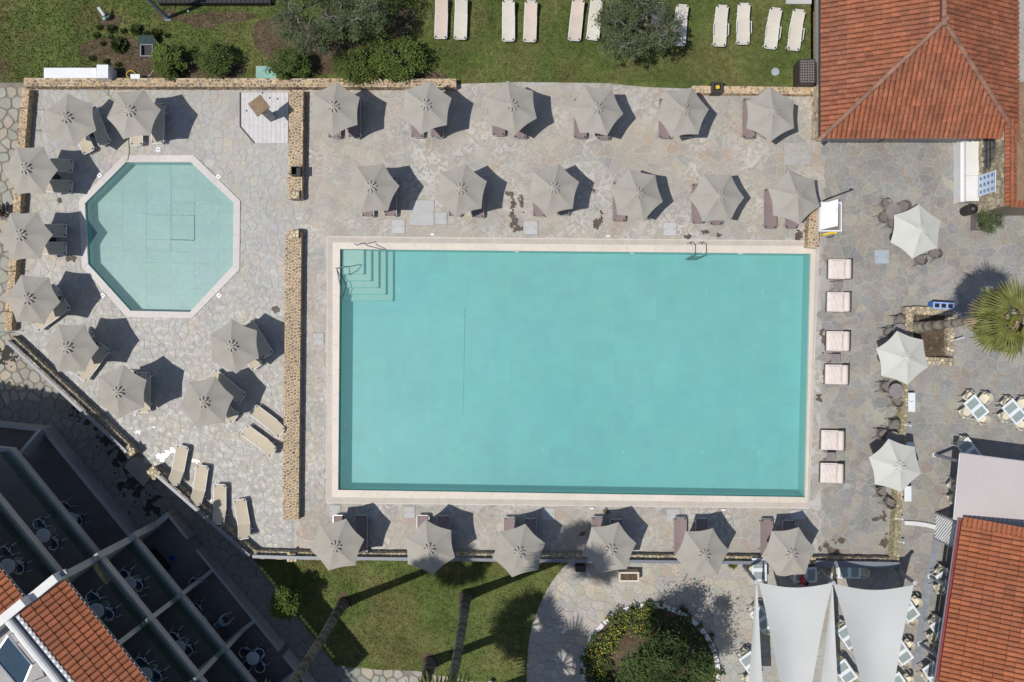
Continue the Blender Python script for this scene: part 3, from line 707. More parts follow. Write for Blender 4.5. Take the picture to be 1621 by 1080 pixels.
def umb(kind, x, y, a, label, group, tilt=0):
    p = at(x, y, 2.63); z = 0
    r = kind.put((p.x, p.y, z), R(a), label, group); r.rotation_euler.x = R(random.uniform(-1.3, 1.3)); r.rotation_euler.y = R(random.uniform(-1.3, 1.3)); return r
rows = {'top row beside the lawn wall': [(526.5, 166, 25), (671.5, 165, 20), (808.5, 165, 38), (944.5, 171, 54), (1082, 174, 7), (1226, 176, 30)],
        'middle row just above the big pool': [(585.5, 294, 5), (729.5, 298, 19), (876.5, 297, 17), (1008.5, 305, 46), (1140, 309, 0), (1262, 310, 41)],
        'bottom row along the lower deck rail': [(531.5, 867, 11), (678, 872, 38), (822.5, 877, 16), (966, 873, 10), (1114, 881, 6), (1255, 879, 8)]}
for rn, L in rows.items():
    for i, (x, y, a) in enumerate(L):
        if rn.startswith('top') and i == 5: lab = 'grey hexagonal parasol at the right end of the top row, nearest the tiled roof'
        elif rn.startswith('middle') and i == 5: lab = 'grey hexagonal parasol at the right end of the middle row, beside the white lidded box'
        else: lab = 'grey hexagonal parasol, %s from the left in the %s' % (ordn[i], rn)
        umb(KU, x, y, a, lab, 'grey parasols around the big pool')
kidsu = [(104, 186, 38, 'upper left corner of the paddling pool terrace'), (204, 176, 8, 'top of the paddling pool terrace, directly above the octagon pool'), (37, 266, 1, 'left edge, first below the corner parasol'),
         (29, 370, 3, 'left edge, level with the middle of the octagon pool'), (39.5, 474, 55, 'left edge, level with the bottom of the octagon pool'), (104, 552, 0, 'diagonal wall, first one below the octagon pool'),
         (183, 620, 25, 'diagonal wall, lowest one'), (318.5, 638, 11, 'lower left of the free pair below the octagon pool'), (364.5, 550, 35, 'upper right of the free pair, close to the ochre wall')]
for x, y, a, lab in kidsu: umb(KU, x, y, a, 'grey hexagonal parasol at the ' + lab, 'grey parasols around the paddling pool')
for x, y, a, lab in ((1458.5, 364, 23, 'uppermost of the three, below the white ledge'), (1438, 567, 41, 'middle one, beside the palm planter'), (1425, 741, 43, 'lowest one, at the lamp wall')):
    umb(KC, x, y, a, 'cream hexagonal cafe parasol, ' + lab, 'cream cafe parasols')
# ================================================================== LOUNGERS
def make_lounger(fab, fr, back, label, arms=False):
    u = thing('sun_lounger', label, 'sun lounger'); L, W = 1.95, .60; zb = .33; pv = 1.25
    ba = R(back); hy = pv + (L - pv) * math.cos(ba); hz = zb + (L - pv) * math.sin(ba)
    foot = [(-W / 2 + .08, .0, zb), (-W / 2, .08, zb)]
    MB().tube([(-W / 2, pv, zb), (-W / 2, .09, zb), (-W / 2 + .03, .03, zb), (-W / 2 + .09, 0, zb), (W / 2 - .09, 0, zb), (W / 2 - .03, .03, zb), (W / 2, .09, zb), (W / 2, pv, zb)], .021, 6).build('frame', fr, u)
    MB().tube([(-W / 2 + .01, pv, zb), (-W / 2 + .01, hy - .08, hz - .08 * math.tan(ba)), (-W / 2 + .09, hy, hz), (W / 2 - .09, hy, hz), (W / 2 - .01, hy - .08, hz - .08 * math.tan(ba)), (W / 2 - .01, pv, zb)], .021, 6).build('back_frame', fr, u)
    def sling(y0, z0, y1, z1, nm, c0, c1):
        b = MB(); vs = []; n = 8; nx = 6
        for i in range(n + 1):
            f = i / n; wd = (W / 2 - .012)
            if c0 and f < .01: wd = W / 2 - .09
            if c1 and f > .99: wd = W / 2 - .09
            for j in range(nx + 1): s = j / nx * 2 - 1; vs.append((s * wd, y0 + (y1 - y0) * f, z0 + (z1 - z0) * f + .022 - .02 * (1 - s * s)))
        b.add(vs, [(i * (nx + 1) + j, i * (nx + 1) + j + 1, (i + 1) * (nx + 1) + j + 1, (i + 1) * (nx + 1) + j) for i in range(n) for j in range(nx)])
        b.build(nm, fab, u, True)
    sling(.03, zb, pv, zb, 'seat_sling', 1, 0); sling(pv, zb, hy - .03, hz, 'backrest_sling', 0, 1)
    for sx in (-1, 1):
        for y in (.22, 1.5):
            MB().tube([(sx * (W / 2 - .01), y, zb), (sx * (W / 2 + .015), y + (-.08 if y < 1 else .08), .01)], .018, 6).build('leg', fr, u)
        for y in (.055, hy - .055):
            c = MB(); c.box((sx * (W / 2 - .07), y + (.01 if y < 1 else -.01), (zb if y < 1 else hz) + .02), (.05, .085, .03), R((45 if y < 1 else -45) * sx)); c.build('corner_cap', M_black, u)
    if arms:
        for sx in (-1, 1): MB().tube([(sx * (W / 2 + .03), .5, zb), (sx * (W / 2 + .06), .52, zb + .16), (sx * (W / 2 + .06), 1.05, zb + .16), (sx * (W / 2 + .03), 1.1, zb)], .02, 6).build('armrest', M_white, u)
    MB().tube([(-W / 2, .22, .16), (W / 2, .22, .16)], .012, 5).build('crossbar', fr, u)
    return u
KT = Kind(make_lounger(M_taupe, M_alu, 0, 'taupe')); KB = Kind(make_lounger(M_beige, M_white, 0, 'beige')); KBU = Kind(make_lounger(M_beige, M_white, 24, 'beige'))
KLP = Kind(make_lounger(M_lawnp, M_white, 17, 'pinkish')); KLW = Kind(make_lounger(M_lawnsl, M_white, 17, 'ivory')); KLA = Kind(make_lounger(M_lawnsl, M_white, 17, 'ivory', True))
def lounge(kind, fx, fy, ang, label, group):        # (fx,fy): middle of the foot end in the photo, ang: direction foot -> head, deg from +x, y up
    p = at(fx, fy, .34); kind.put((p.x, p.y, 0), R(ang - 90), label, group)
tops = [(529, 219, 561, 218), (660.5, 218, 692, 218), (789, 215, 823.5, 219), (918.5, 219, 955.5, 221), (1053, 219, 1088, 217), (1185.5, 219, 1217, 219)]
for i, (a, b_, c, d) in enumerate(tops):
    lounge(KT, a, b_, 90, 'taupe lounger, left one under the %s parasol of the top row' % ordn[i], 'taupe pool loungers'); lounge(KT, c, d, 90, 'taupe lounger, right one under the %s parasol of the top row' % ordn[i], 'taupe pool loungers')
mids = [(582, 344, 618, 343), (719.5, 343, 756, 345), (853.5, 343, 891, 341), (980, 351, 1019, 348), (1105, 354, 1133.5, 356), (1219.5, 362, 1253, 362)]
for i, (a, b_, c, d) in enumerate(mids):
    lounge(KT, a, b_, 90, 'taupe lounger, left one under the %s parasol of the middle row' % ordn[i], 'taupe pool loungers'); lounge(KT, c, d, 90, 'taupe lounger, right one under the %s parasol of the middle row' % ordn[i], 'taupe pool loungers')
bots = [(537, 816, 571.6, 816), (669.6, 816, 702, 817), (807, 819, 839.5, 821), (946.5, 818, 976, 822), (1077, 819, 1111.5, 821), (1214, 821.5, 1249, 824)]
for i, (a, b_, c, d) in enumerate(bots):
    lounge(KT, a, b_, -90, 'taupe lounger, left one under the %s parasol of the bottom row' % ordn[i], 'taupe pool loungers'); lounge(KT, c, d, -90, 'taupe lounger, right one under the %s parasol of the bottom row' % ordn[i], 'taupe pool loungers')
kl = [(166, 229, 112, KB, 'right one under the corner parasol of the paddling pool terrace'), (141, 241, 115, KB, 'left one under the corner parasol of the paddling pool terrace'),
      (216, 230, 90, KB, 'left one under the parasol above the octagon pool'), (249, 227, 88, KB, 'right one under the parasol above the octagon pool'),
      (115, 263, 176, KB, 'upper one under the first left edge parasol'), (114, 296, 177, KB, 'lower one under the first left edge parasol'),
      (105, 365, 180, KB, 'upper one under the parasol level with the octagon pool'), (105, 394, 178, KB, 'lower one under the parasol level with the octagon pool'),
      (91, 456, 220, KB, 'upper one under the parasol beside the octagon pool bottom'), (106, 480, 217, KB, 'lower one under the parasol beside the octagon pool bottom'),
      (141, 523, 238, KB, 'upper one under the first diagonal wall parasol'), (166, 549, 234, KB, 'lower one under the first diagonal wall parasol'),
      (228, 590, 270, KB, 'right one under the lowest diagonal wall parasol'), (207, 587, 270, KB, 'left one under the lowest diagonal wall parasol'),
      (384, 632, 140, KB, 'upper one under the lower free parasol'), (372, 664, 138, KB, 'lower one under the lower free parasol'),
      (424, 563, 122, KB, 'upper one under the upper free parasol'), (407, 582, 122, KB, 'lower one under the upper free parasol')]
for x, y, a, k, lab in kl: lounge(k, x, y, a, 'beige lounger in the shade, ' + lab, 'beige loungers under the paddling pool parasols')
fl = [(400, 648, -37, 'upper of the two next to the ochre wall'), (386, 680, -36, 'lower of the two next to the ochre wall'),
      (289, 706, -101, 'first from the left in the row of four at the diagonal wall'), (320.5, 737, -98, 'second from the left in the row of four at the diagonal wall'),
      (348, 767, -90, 'third from the left in the row of four at the diagonal wall'), (379, 791, -80, 'fourth and rightmost in the row at the diagonal wall')]
for x, y, a, lab in fl: lounge(KBU, x, y, a, 'sunlit beige lounger, ' + lab, 'sunlit beige loungers')
ll = [(697.5, 61, 88, KLP, 'leftmost on the lawn, beige'), (728.5, 62, 88, KLW, 'second from the left on the lawn'), (805, 65, 90, KLW, 'third from the left on the lawn'), (838.5, 66, 88, KLP, 'fourth from the left on the lawn'),
      (909, 64, 84, KLP, 'fifth from the left on the lawn, left of the olive tree'), (938, 63, 84, KLW, 'half hidden by the left side of the round olive tree'), (1040, 69, 88, KLW, 'half hidden by the right side of the round olive tree'), (1075, 72, 86, KLW, 'shaded, just right of the round olive tree'),
      (1139, 73, 87, KLA, 'fourth from the right on the lawn'), (1176.5, 70, 90, KLA, 'third from the right on the lawn'), (1219.5, 77, 83, KLA, 'second from the right on the lawn'), (1256, 79.5, 83, KLA, 'rightmost on the lawn')]
for x, y, a, k, lab in ll: lounge(k, x, y, a, 'ivory lounger, ' + lab, 'ivory loungers on the lawn')
# ================================================================== DAY SEATS AND SIDE TABLES
def make_daybed():
    u = thing('day_bed', 'x', 'day bed')
    MB().box((0, 0, .14), (1.08, .98, .2)).build('base', M_dark, u)
    b = MB(); n = 10; vs = []
    for i in range(n + 1):
        for j in range(n + 1):
            x = -1 + 2 * i / n; y = -1 + 2 * j / n; e = (1 - abs(x) ** 6) * (1 - abs(y) ** 6); vs.append((-.15 + x * .40, y * .48, .30 + .09 * e + .008 * math.sin(i * 2.3 + j)))
    b.add(vs, [(i * (n + 1) + j, (i + 1) * (n + 1) + j, (i + 1) * (n + 1) + j + 1, i * (n + 1) + j + 1) for i in range(n) for j in range(n)])
    b.box((-.15, 0, .27), (.80, .96, .1)); b.build('seat_cushion', M_cush, u, False)
    b = MB(); pr = []
    b.tube([(.36, -.48, .42), (.36, -.44, .42), (.36, .44, .42), (.36, .48, .42)], [.10, .155, .155, .10], 14); b.build('bolster', M_cush, u, True)
    MB().tube([(.235, -.48, .40), (.235, .48, .40)], .02, 6).build('piping', M_piping, u)
    MB().box((.52, 0, .3), (.05, .98, .42)).build('back_panel', M_dark, u)
    return u
KD = Kind(make_daybed())
for i, (x, y, lab) in enumerate(((1330, 426, 'uppermost of the six beside the right pool edge'), (1328, 478, 'second from the top beside the right pool edge'), (1327, 540, 'third from the top, above the middle small table'), (1325, 593, 'fourth from the top, below the middle small table'), (1318.5, 697, 'fifth from the top, above the lowest small table'), (1317.5, 749, 'lowest of the six beside the right pool edge'))):
    p = at(x, y, .35); KD.put((p.x, p.y, 0), R(-1), 'cream cushioned day bed, ' + lab, 'cream day beds')
def make_stool():
    u = thing('side_table', 'x', 'side table'); b = MB(); b.box((0, 0, .42), (.42, .40, .04)); b.build('table_top', M_tabtop, u)
    for sx in (-1, 1):
        for sy in (-1, 1): MB().tube([(sx * .18, sy * .17, .42), (sx * .24, sy * .22, .0)], .016, 6).build('leg', M_wick, u)
    return u
KS = Kind(make_stool())
for x, y, lab in ((1326.5, 452, 'uppermost'), (1323.5, 567, 'middle'), (1316, 723, 'lowest')):
    p = at(x, y, .43); KS.put((p.x, p.y, 0), 0, 'small square taupe side table between two day beds, %s of three' % lab, 'small taupe side tables')
# ================================================================== CAFE CHAIRS AND TABLES
def make_chair(seatm, frm, name, cat='chair', metal=False):
    u = thing(name, 'x', cat); s = .22
    b = MB(); b.box((0, 0, .44), (.46 if not metal else .40, .44 if not metal else .38, .035 if not metal else .02)); b.build('seat', seatm, u)
    b = MB(); n = 8; vs = []                                    # curved back towards -y
    for i in range(n + 1):
        a = math.pi * (1.08 + .84 * i / n); x, y = .25 * math.cos(a), .05 + .29 * math.sin(a)
        vs += [(x, y, .52), (x * 1.04, y * 1.10, .78), (x * 1.0, y * 1.03, .52), (x * 1.0, y * 1.04, .78)]
    if metal:
        b.tube([(.24 * math.cos(math.pi * (1 + i / 10)), .02 + .27 * math.sin(math.pi * (1 + i / 10)), .74) for i in range(11)], .017, 6)
    else:
        b.add(vs, [(4 * i, 4 * i + 4, 4 * i + 5, 4 * i + 1) for i in range(n)] + [(4 * i + 2, 4 * i + 3, 4 * i + 7, 4 * i + 6) for i in range(n)] + [(4 * i + 1, 4 * i + 5, 4 * i + 7, 4 * i + 3) for i in range(n)])
    b.build('backrest', frm if metal else seatm, u)
    for sx in (-1, 1):
        MB().tube([(sx * .25, -.17, .66), (sx * .265, .08, .66), (sx * .25, .2, .60)], .017, 6).build('armrest', frm, u)
        for sy in (-1, 1): MB().tube([(sx * .2, sy * .19, .45), (sx * .25, sy * .26, 0)], .015, 6).build('leg', frm, u)
        MB().tube([(sx * .25, .2, .60), (sx * .22, .2, .42)], .014, 6).build('arm_post', frm, u)
    return u
KW = Kind(make_chair(M_wick, M_wick, 'wicker_chair')); KI = Kind(make_chair(M_ivory, M_ivory, 'ivory_chair')); KM = Kind(make_chair(M_seat, M_white, 'metal_chair', metal=True))
def make_round(top, r, leg, nm):
    u = thing(nm, 'x', 'table'); MB().lathe([(r, .70), (r + .005, .71), (r, .73)], 24).build('table_top', top, u); MB().tube([(0, 0, .03), (0, 0, .70)], .03, 8).build('stem', leg, u)
    MB().lathe([(.22, 0), (.2, .03), (.04, .05)], 14).build('base', leg, u); return u
KR = Kind(make_round(M_tabtop, .36, M_wick, 'round_table')); KRW = Kind(make_round(M_white, .33, M_alu, 'round_table'))
def make_dining():
    u = thing('dining_table', 'x', 'table'); MB().box((0, 0, .72), (.72, 1.12, .04)).build('table_top', M_tabw, u)
    for y in (-.28, .26): MB().box((-.02, y, .743), (.54, .36, .008)).build('inset', M_tabg, u)
    for sx in (-1, 1):
        for sy in (-1, 1): MB().box((sx * .31, sy * .5, .35), (.05, .05, .70)).build('leg', M_white, u)
    return u
KDT = Kind(make_dining())
def chair(kind, x, y, face, label, group, z=0):     # face: direction the sitter looks, deg from +x
    p = at(x, y, z + .45); kind.put((p.x, p.y, z), R(face - 90), label, group)
def table(kind, x, y, rz, label, group, z=0):
    p = at(x, y, z + .72); kind.put((p.x, p.y, z), R(rz), label, group)
GR = 'round taupe cafe tables'; GC = 'taupe wicker chairs'
table(KR, 1414, 334, 0, 'round taupe table upper left of the top cream parasol', GR); table(KR, 1424.5, 524, 0, 'round taupe table upper left of the middle cream parasol', GR)
table(KR, 1419, 619, 0, 'round taupe table below the middle cream parasol', GR); table(KR, 1414, 695, 0, 'round taupe table above the lowest cream parasol', GR)
for x, y, a, lab in ((1401, 323, -38, 'upper left at the round table by the top cream parasol'), (1430, 327, 200, 'upper right at the round table by the top cream parasol'), (1397, 345, 25, 'left at the round table by the top cream parasol'), (1410.5, 354, 80, 'below the round table by the top cream parasol'),
                     (1456, 412, 100, 'left of the two below the top cream parasol'), (1479, 402, 140, 'right of the two below the top cream parasol'), (1422, 507, -85, 'above the round table left of the palm planter'), (1405, 527, 0, 'left of the round table by the palm planter'),
                     (1399.5, 613, 0, 'left of the round table below the middle cream parasol'), (1418, 636, 95, 'below the round table under the middle cream parasol'), (1414.5, 672, -90, 'above the round table by the lowest cream parasol'), (1395, 688, -5, 'left of the round table by the lowest cream parasol'),
                     (1394, 779, 10, 'left of the two below the lowest cream parasol'), (1407, 796, 60, 'right of the two below the lowest cream parasol')):
    chair(KW, x, y, a, 'taupe wicker armchair ' + lab, GC)
GT = 'white dining tables with grey insets'; GI = 'ivory dining chairs'
def dset(x, y, rz, tl, chs, zf=None):
    z = 0
    if zf: p = at(x, y, 0); z = lowz(p.x, p.y)
    table(KDT, x, y, rz, 'white dining table with grey insets, ' + tl, GT, z)
    for (cx, cy, a, cl) in chs: chair(KI, cx, cy, a, 'ivory armchair ' + cl, GI, z)
dset(1545.5, 645.5, 40, 'left of the pair standing in the sun', [(1533, 628, -40, 'upper left at the left sunlit dining table'), (1558, 630, -130, 'upper right at the left sunlit dining table'), (1527, 653, 35, 'lower left at the left sunlit dining table'), (1553, 663, 140, 'lower right at the left sunlit dining table')])
dset(1606, 652, 40, 'right one of the sunlit pair, at the photo edge', [(1593, 637, -40, 'upper left at the right sunlit dining table'), (1617, 638, -130, 'upper right at the right sunlit dining table'), (1589, 659, 35, 'lower left at the right sunlit dining table'), (1615, 672, 140, 'lower right at the right sunlit dining table')])
dset(1534, 713, 38, 'half in shade at the corner of the pinkish awning', [(1523, 700, -35, 'at the shaded table by the awning corner')])
dset(1526, 779, 35, 'mostly under the pinkish awning', [(1508, 767, -35, 'upper one half under the pinkish awning'), (1509, 789, 30, 'lower one half under the pinkish awning')])
dset(1500, 921, 35, 'behind the uppermost grey post under the tiled eave', [(1489, 904, -40, 'above the uppermost grey post under the tiled eave'), (1487, 931, 30, 'below the uppermost grey post under the tiled eave')])
dset(1491, 999, 35, 'under the eave between the two lower grey posts', [(1479, 984, -40, 'upper left at the table between the two lower grey posts'), (1476, 1010, 25, 'lower left at the table between the two lower grey posts')])
dset(1479, 1068, 35, 'lowest one under the tiled eave', [(1467, 1068, -35, 'lowest one under the tiled eave')])
dset(1437, 965, 35, 'right of the second sail, upper one', [(1447, 952, -140, 'upper right of the second sail'), (1440, 980, 140, 'right of the second sail, just under its upper table')], True)
dset(1427, 1033, 35, 'right of the second sail, lower one', [(1435, 1020, -140, 'right of the second sail, upper one at the lower table'), (1429, 1047, 140, 'right of the second sail, under its lower table')], True)
dset(1424, 1085, 35, 'at the photo bottom right of the second sail', [(1434, 1075, -140, 'at the photo bottom right of the second sail')], True)
dset(1343, 1008, 35, 'in the gap left of the second sail, upper one', [(1332, 991, -35, 'above the upper table in the gap left of the second sail'), (1348, 1020, 130, 'below the upper table in the gap left of the second sail')], True)
dset(1338, 1064, 35, 'in the gap left of the second sail, lower one', [(1329, 1047, -35, 'above the lower table in the gap left of the second sail'), (1349, 1071, 135, 'below the lower table in the gap left of the second sail')], True)
dset(1206, 980, 35, 'left of the first sail, upper one', [(1196, 963, -40, 'above the upper table left of the first sail'), (1211, 993, 130, 'below the upper table left of the first sail')], True)
dset(1189, 1052, 35, 'left of the first sail, lower one', [(1178, 1036, -40, 'above the lower table left of the first sail'), (1183, 1077, 30, 'at the photo bottom left of the first sail')], True)
dset(1202, 902, 0, 'at the lower deck wall behind the left sail pole', [(1189, 901, 0, 'at the lower deck wall behind the left sail pole')], True)
dset(1275, 910, 90, 'under the last parasol of the bottom row', [(1291, 904, -170, 'right of the table under the last bottom row parasol'), (1262, 916, 30, 'where the dark haired guest sits')], True)
dset(1344, 904, 90, 'in the shade below the rail between the sail poles', [(1323, 904, 0, 'left of the shaded table between the sail poles'), (1364, 905, 180, 'right of the shaded table between the sail poles')], True)
# ================================================================== TILED ROOFS
def tile_mesh(name, m, wd=.21, ln=.42, h=.06):
    b = MB(); n = 5; vs = []
    for e, (y, sc, dz) in enumerate(((-ln / 2, 1.0, .022), (ln / 2, .86, 0))):
        for i in range(n + 1):
            a = math.pi * i / n; vs.append((-math.cos(a) * wd / 2 * sc, y, math.sin(a) * h * sc + dz))
    b.add(vs, [(i, i + 1, i + n + 2, i + n + 1) for i in range(n)] + [tuple(range(n, -1, -1))]); return b
def tiled_face(parent, m, o, u, v, poly, pu=.225, pv=.37, nparts=300, tint_a=.0):
    """o origin on eave, u along the eave, v up the slope (unit vectors); poly in (u,v) metres"""
    nrm = u.cross(v).normalized()
    if nrm.z < 0: nrm = -nrm
    lo = [min(p[i] for p in poly) for i in (0, 1)]; hi = [max(p[i] for p in poly) for i in (0, 1)]
    tb = tile_mesh('roof_tile', m); me = tb.mesh('roof_tile', m); rest = MB(); cnt = 0; spots = []
    j = 0; y = lo[1] + pv / 2
    while y < hi[1]:
        x = lo[0] + pu / 2
        while x < hi[0]:
            if inside(poly, x, y): spots.append((x, y))
            x += pu
        y += pv
    random.shuffle(spots) if len(spots) > nparts else None
    cen = Vector((0, 0, 0)); spots.sort(key=lambda s: (o + u * s[0] + v * s[1] - cen).length if len(spots) > nparts else 0)
    for k, (x, y) in enumerate(spots):
        p = o + u * (x + random.uniform(-.008, .008)) + v * (y + random.uniform(-.012, .012)) + nrm * .01
        M = Matrix((( u.x, v.x, nrm.x, p.x), (u.y, v.y, nrm.y, p.y), (u.z, v.z, nrm.z, p.z), (0, 0, 0, 1)))
        if k < nparts: inst('roof_tile', me, parent, M)
        else: rest.M = M; rest.add(tb.v, tb.f, V3((1, 1, 1), .2))
    rest.M = Matrix()
    if rest.f: tag(rest.build('roof_tiles', m, parent), kind='stuff')
    b = MB(); vs = [o + u * p[0] + v * p[1] for p in poly]; n = len(vs)
    b.add(vs + [q - nrm * .06 for q in vs], [tuple(range(n)), tuple(range(2 * n - 1, n - 1, -1))] + [(i, (i + 1) % n, (i + 1) % n + n, i + n) for i in range(n)]); b.build('roof_underlay', M_under, parent)
def ridge(parent, a, b_, m, wd=.24):
    a, b_ = Vector(a), Vector(b_); d = (b_ - a); L = d.length; v = d / L; u = v.cross(Vector((0, 0, 1))).normalized(); n = u.cross(v)
    me = tile_mesh('ridge_tile', m, wd, .40, .11).mesh('ridge_tile', m); k = int(L / .34)
    for i in range(k + 1):
        p = a + v * (L * i / k); M = Matrix(((u.x, v.x, n.x, p.x), (u.y, v.y, n.y, p.y), (u.z, v.z, n.z, p.z + .05), (0, 0, 0, 1))); inst('ridge_tile', me, parent, M)
# --- top right building
zr, zp = 2.6, 4.7
tr = thing('tiled_building', 'building with a big hipped terracotta roof in the upper right corner', 'building')
SW = Vector((458 / 32, 301 / 32, zr)); SE = Vector((748 / 32, 301 / 32, zr)); PK = Vector((603 / 32, 446 / 32, zp)); NW = Vector((458 / 32, 26, zr)); PN = Vector((603 / 32, 26, zp)); NE = Vector((748 / 32, 26, zr))
X = Vector((1, 0, 0)); Y = Vector((0, 1, 0)); hx = 145 / 32; sl_ = math.hypot(hx, zp - zr)
v = (Vector((0, hx, zp - zr))).normalized(); tiled_face(tr, M_tile, SW, X, v, [(0, 0), (2 * hx, 0), (hx, sl_)], nparts=150)
v = (Vector((hx, 0, zp - zr))).normalized(); tiled_face(tr, M_tile, NW, -Y, v, [(26 - 17.6, 0), (26 - SW.y, 0), (26 - PK.y, sl_), (26 - 17.6, sl_)], nparts=100)
v = (Vector((-hx, 0, zp - zr))).normalized(); tiled_face(tr, M_tile, SE, Y, v, [(0, 0), (17.6 - SE.y, 0), (17.6 - SE.y, sl_), (hx, sl_)], nparts=50)
for a_, b_ in ((PK, PN), (PK + Vector((0, 0, 0)), SW), (PK, SE)):
    if b_ is PN: b_ = Vector((PK.x, 17.6, zp))
    ridge(tr, a_, b_, M_ridge)
b = MB(); b.box(((15.0 + 22.4) / 2, (9.85 + 26) / 2, 1.25), (7.4, 26 - 9.85, 2.5)); b.build('wall', M_plaster, tr)
b = MB(); 
for z_, y_ in ((0, 0),): b.box(((15.0 + 22.4) / 2, 9.84 + .0, 1.1), (1.2, .06, 2.1))
b.build('door', M_window, tr)
for y_ in (10.6, 11.3): MB().box((14.985, y_, .9), (.05, .35, .35)).build('vent_grille', M_white, tr)
b = MB(); b.bar((SW.x - .05, SW.y, zr - .06), (SW.x - .05, 17.6, zr - .06), .1, .1); b.build('eave_board', M_dark, tr)
stone_wall('pale rubble wall strip at the foot of the tiled building beside the last parasol', [(14.93, g(0, 143).y), (14.93, g(0, 222).y)], .22, 0, 1.5, M_wpale, M_mortar, .2, .04, tints=((1, 1, 1), (1.3, 1.25, 1.2), (.8, .7, .6)))
t = thing('concrete_slab', 'grey concrete slab in the lawn at the top photo edge, left of the tiled building', 'slab', g(1263, -4)); MB().box((0, 0, .08), (1.25, .75, .12)).build('slab', M_hatch, t)
# --- parapet wall with arched window, sign board and white ledge
px_ = 725 / 32
pw = thing('parapet_wall', 'stone wall with a tiled cap and an arched window beside the white ledge', 'wall')
b = MB(); b.box((px_ + .2, 8.05, 1.45), (.4, 3.7, 2.9)); b.box((px_ + 3, 6.35, 1.45), (5.2, .3, 2.88)); b.build('wall_body', M_mdark, pw)
b = MB()
for c in voronoi((6.2, 0, 9.9, 2.9), .24, lambda x, y: 6.2 < x < 9.9 and 0 < y < 2.9 and not ((x - 9.35) ** 2 / 1.3 ** 2 + (y - 1.2) ** 2 / 1.05 ** 2 < 1 and y > 1.1), .035, .4):
    c = clip(clip(clip(clip(c, 0, 1, 2.9), 0, -1, 0), -1, 0, -6.2), 1, 0, 9.9); n = len(c)
    if n < 3: continue
    pr = random.uniform(.02, .05); c = c[::-1]
    b.add([(px_ - pr, p[0], p[1]) for p in c] + [(px_, p[0], p[1]) for p in c], [tuple(range(n))] + [(i, i + n, (i + 1) % n + n, (i + 1) % n) for i in range(n)], V3(random.choice([(1, 1, 1), (1.15, 1.1, 1), (.75, .72, .65)]), .15))
tag(b.build('rubble_stones', M_wpale, pw), kind='stuff')
b = MB(); arc = [(px_ - .012, 9.35 - 1.2 * math.cos(math.pi * i / 20), 1.15 + .95 * math.sin(math.pi * i / 20)) for i in range(21)]
b.add(arc, [tuple(range(21))]); wn = b.build('window', M_window, pw)
for z_ in (1.4, 1.7): MB().box((px_ - .03, 9.2, z_), (.03, 2.2, .04)).build('window_bar', M_dark, wn)
for y_ in (8.6, 9.1, 9.6): MB().box((px_ - .03, y_, 1.6), (.03, .04, .9)).build('window_bar', M_dark, wn)
zt = 2.95; tm = tile_mesh('cap_tile', M_tile, .2, .34, .05).mesh('cap_tile', M_tile)
for sgn, nm in ((-1, 0), (1, 1)):
    for i in range(19):
        y = 6.3 + i * .195; u = Vector((0, 1, 0)) ; v = Vector((-sgn * .94, 0, .34)); n_ = u.cross(v); n_ = n_ if n_.z > 0 else -n_
        if sgn < 0: p = Vector((px_ - .02 + .12, y, zt))
        else: p = Vector((px_ + .42 - .12, y, zt))
        v = Vector((.94 if sgn < 0 else -.94, 0, .34)); n_ = u.cross(v); n_ = n_ if n_.z > 0 else -n_
        inst('cap_tile', tm, pw, Matrix(((u.x, v.x, n_.x, p.x), (u.y, v.y, n_.y, p.y), (u.z, v.z, n_.z, p.z), (0, 0, 0, 1))))
for i in range(24):
    x = px_ + .5 + i * .195; v = Vector((0, .94, .34)); u = Vector((1, 0, 0)); n_ = u.cross(v); p = Vector((x, 6.3, zt))
    inst('cap_tile', tm, pw, Matrix(((u.x, v.x, n_.x, p.x), (u.y, v.y, n_.y, p.y), (u.z, v.z, n_.z, p.z), (0, 0, 0, 1))))
ridge(pw, (px_ + .2, 6.3, zt + .05), (px_ + .2, 9.9, zt + .05), M_tile, .2)
fl_ = sheet('roof_terrace', [(px_ + .4, 6.5), (px_ + 6, 6.5), (px_ + 6, 12), (px_ + .4, 12)], 2.55, M_wood)
led = thing('white_ledge', 'long white plastered ledge with a lower step in front of the stone wall', 'ledge')
y0_, y1_ = g(0, 323).y, 9.85
MB().box((22.02, (y0_ + y1_) / 2, .4), (.02 + .0, .01, .01)).build('joint_filler', M_white, led)
b = MB(); b.box((22.33, (y0_ + 8.02) / 2, .4), (.62, 8.02 - y0_ - .01, .8)); b.build('ledge_block', M_plastw, led)
b = MB(); b.box((22.33, (8.02 + y1_) / 2, .4), (.62, y1_ - 8.02 - .01, .8)); b.build('ledge_block', M_plastw, led)
b = MB(); b.box((21.93, (y0_ + y1_) / 2, .3), (.16, y1_ - y0_, .6)); b.build('ledge_step', M_white, led)
sg = thing('sign_board', 'pale blue board with twelve dark icons leaning on the stone wall', 'sign')
xb = px_ - .09
MB().box((xb, 7.48, 1.6), (.04, 1.0, 1.35)).build('board', M_board, sg)
for r in range(3):
    for c in range(4):
        yy = 7.16 + r * .32; zz = 1.12 + c * .31; b = MB(); X0 = xb - .026
        sq = random.choice([(0, 1), (1, 0), (1, 1)])
        b.box((X0, yy, zz + .05), (.008, .14, .035)); b.box((X0, yy, zz - .05), (.008, .14, .035)); b.box((X0, yy - .055, zz), (.008, .03, .07))
        if sq[0]: b.box((X0 - .001, yy + .01, zz), (.008, .04, .03))
        if sq[1]: b.box((X0, yy + .058, zz + .015), (.008, .025, .05))
        b.build('icon', M_navy, sg)
b = MB()
for i in range(14):
    if i in (4, 9): continue
    b.box((xb - .026, 7.08 + i * .06, 2.235), (.008, .035, .03 + .02 * (i % 2)))
b.build('caption', M_navy, sg)
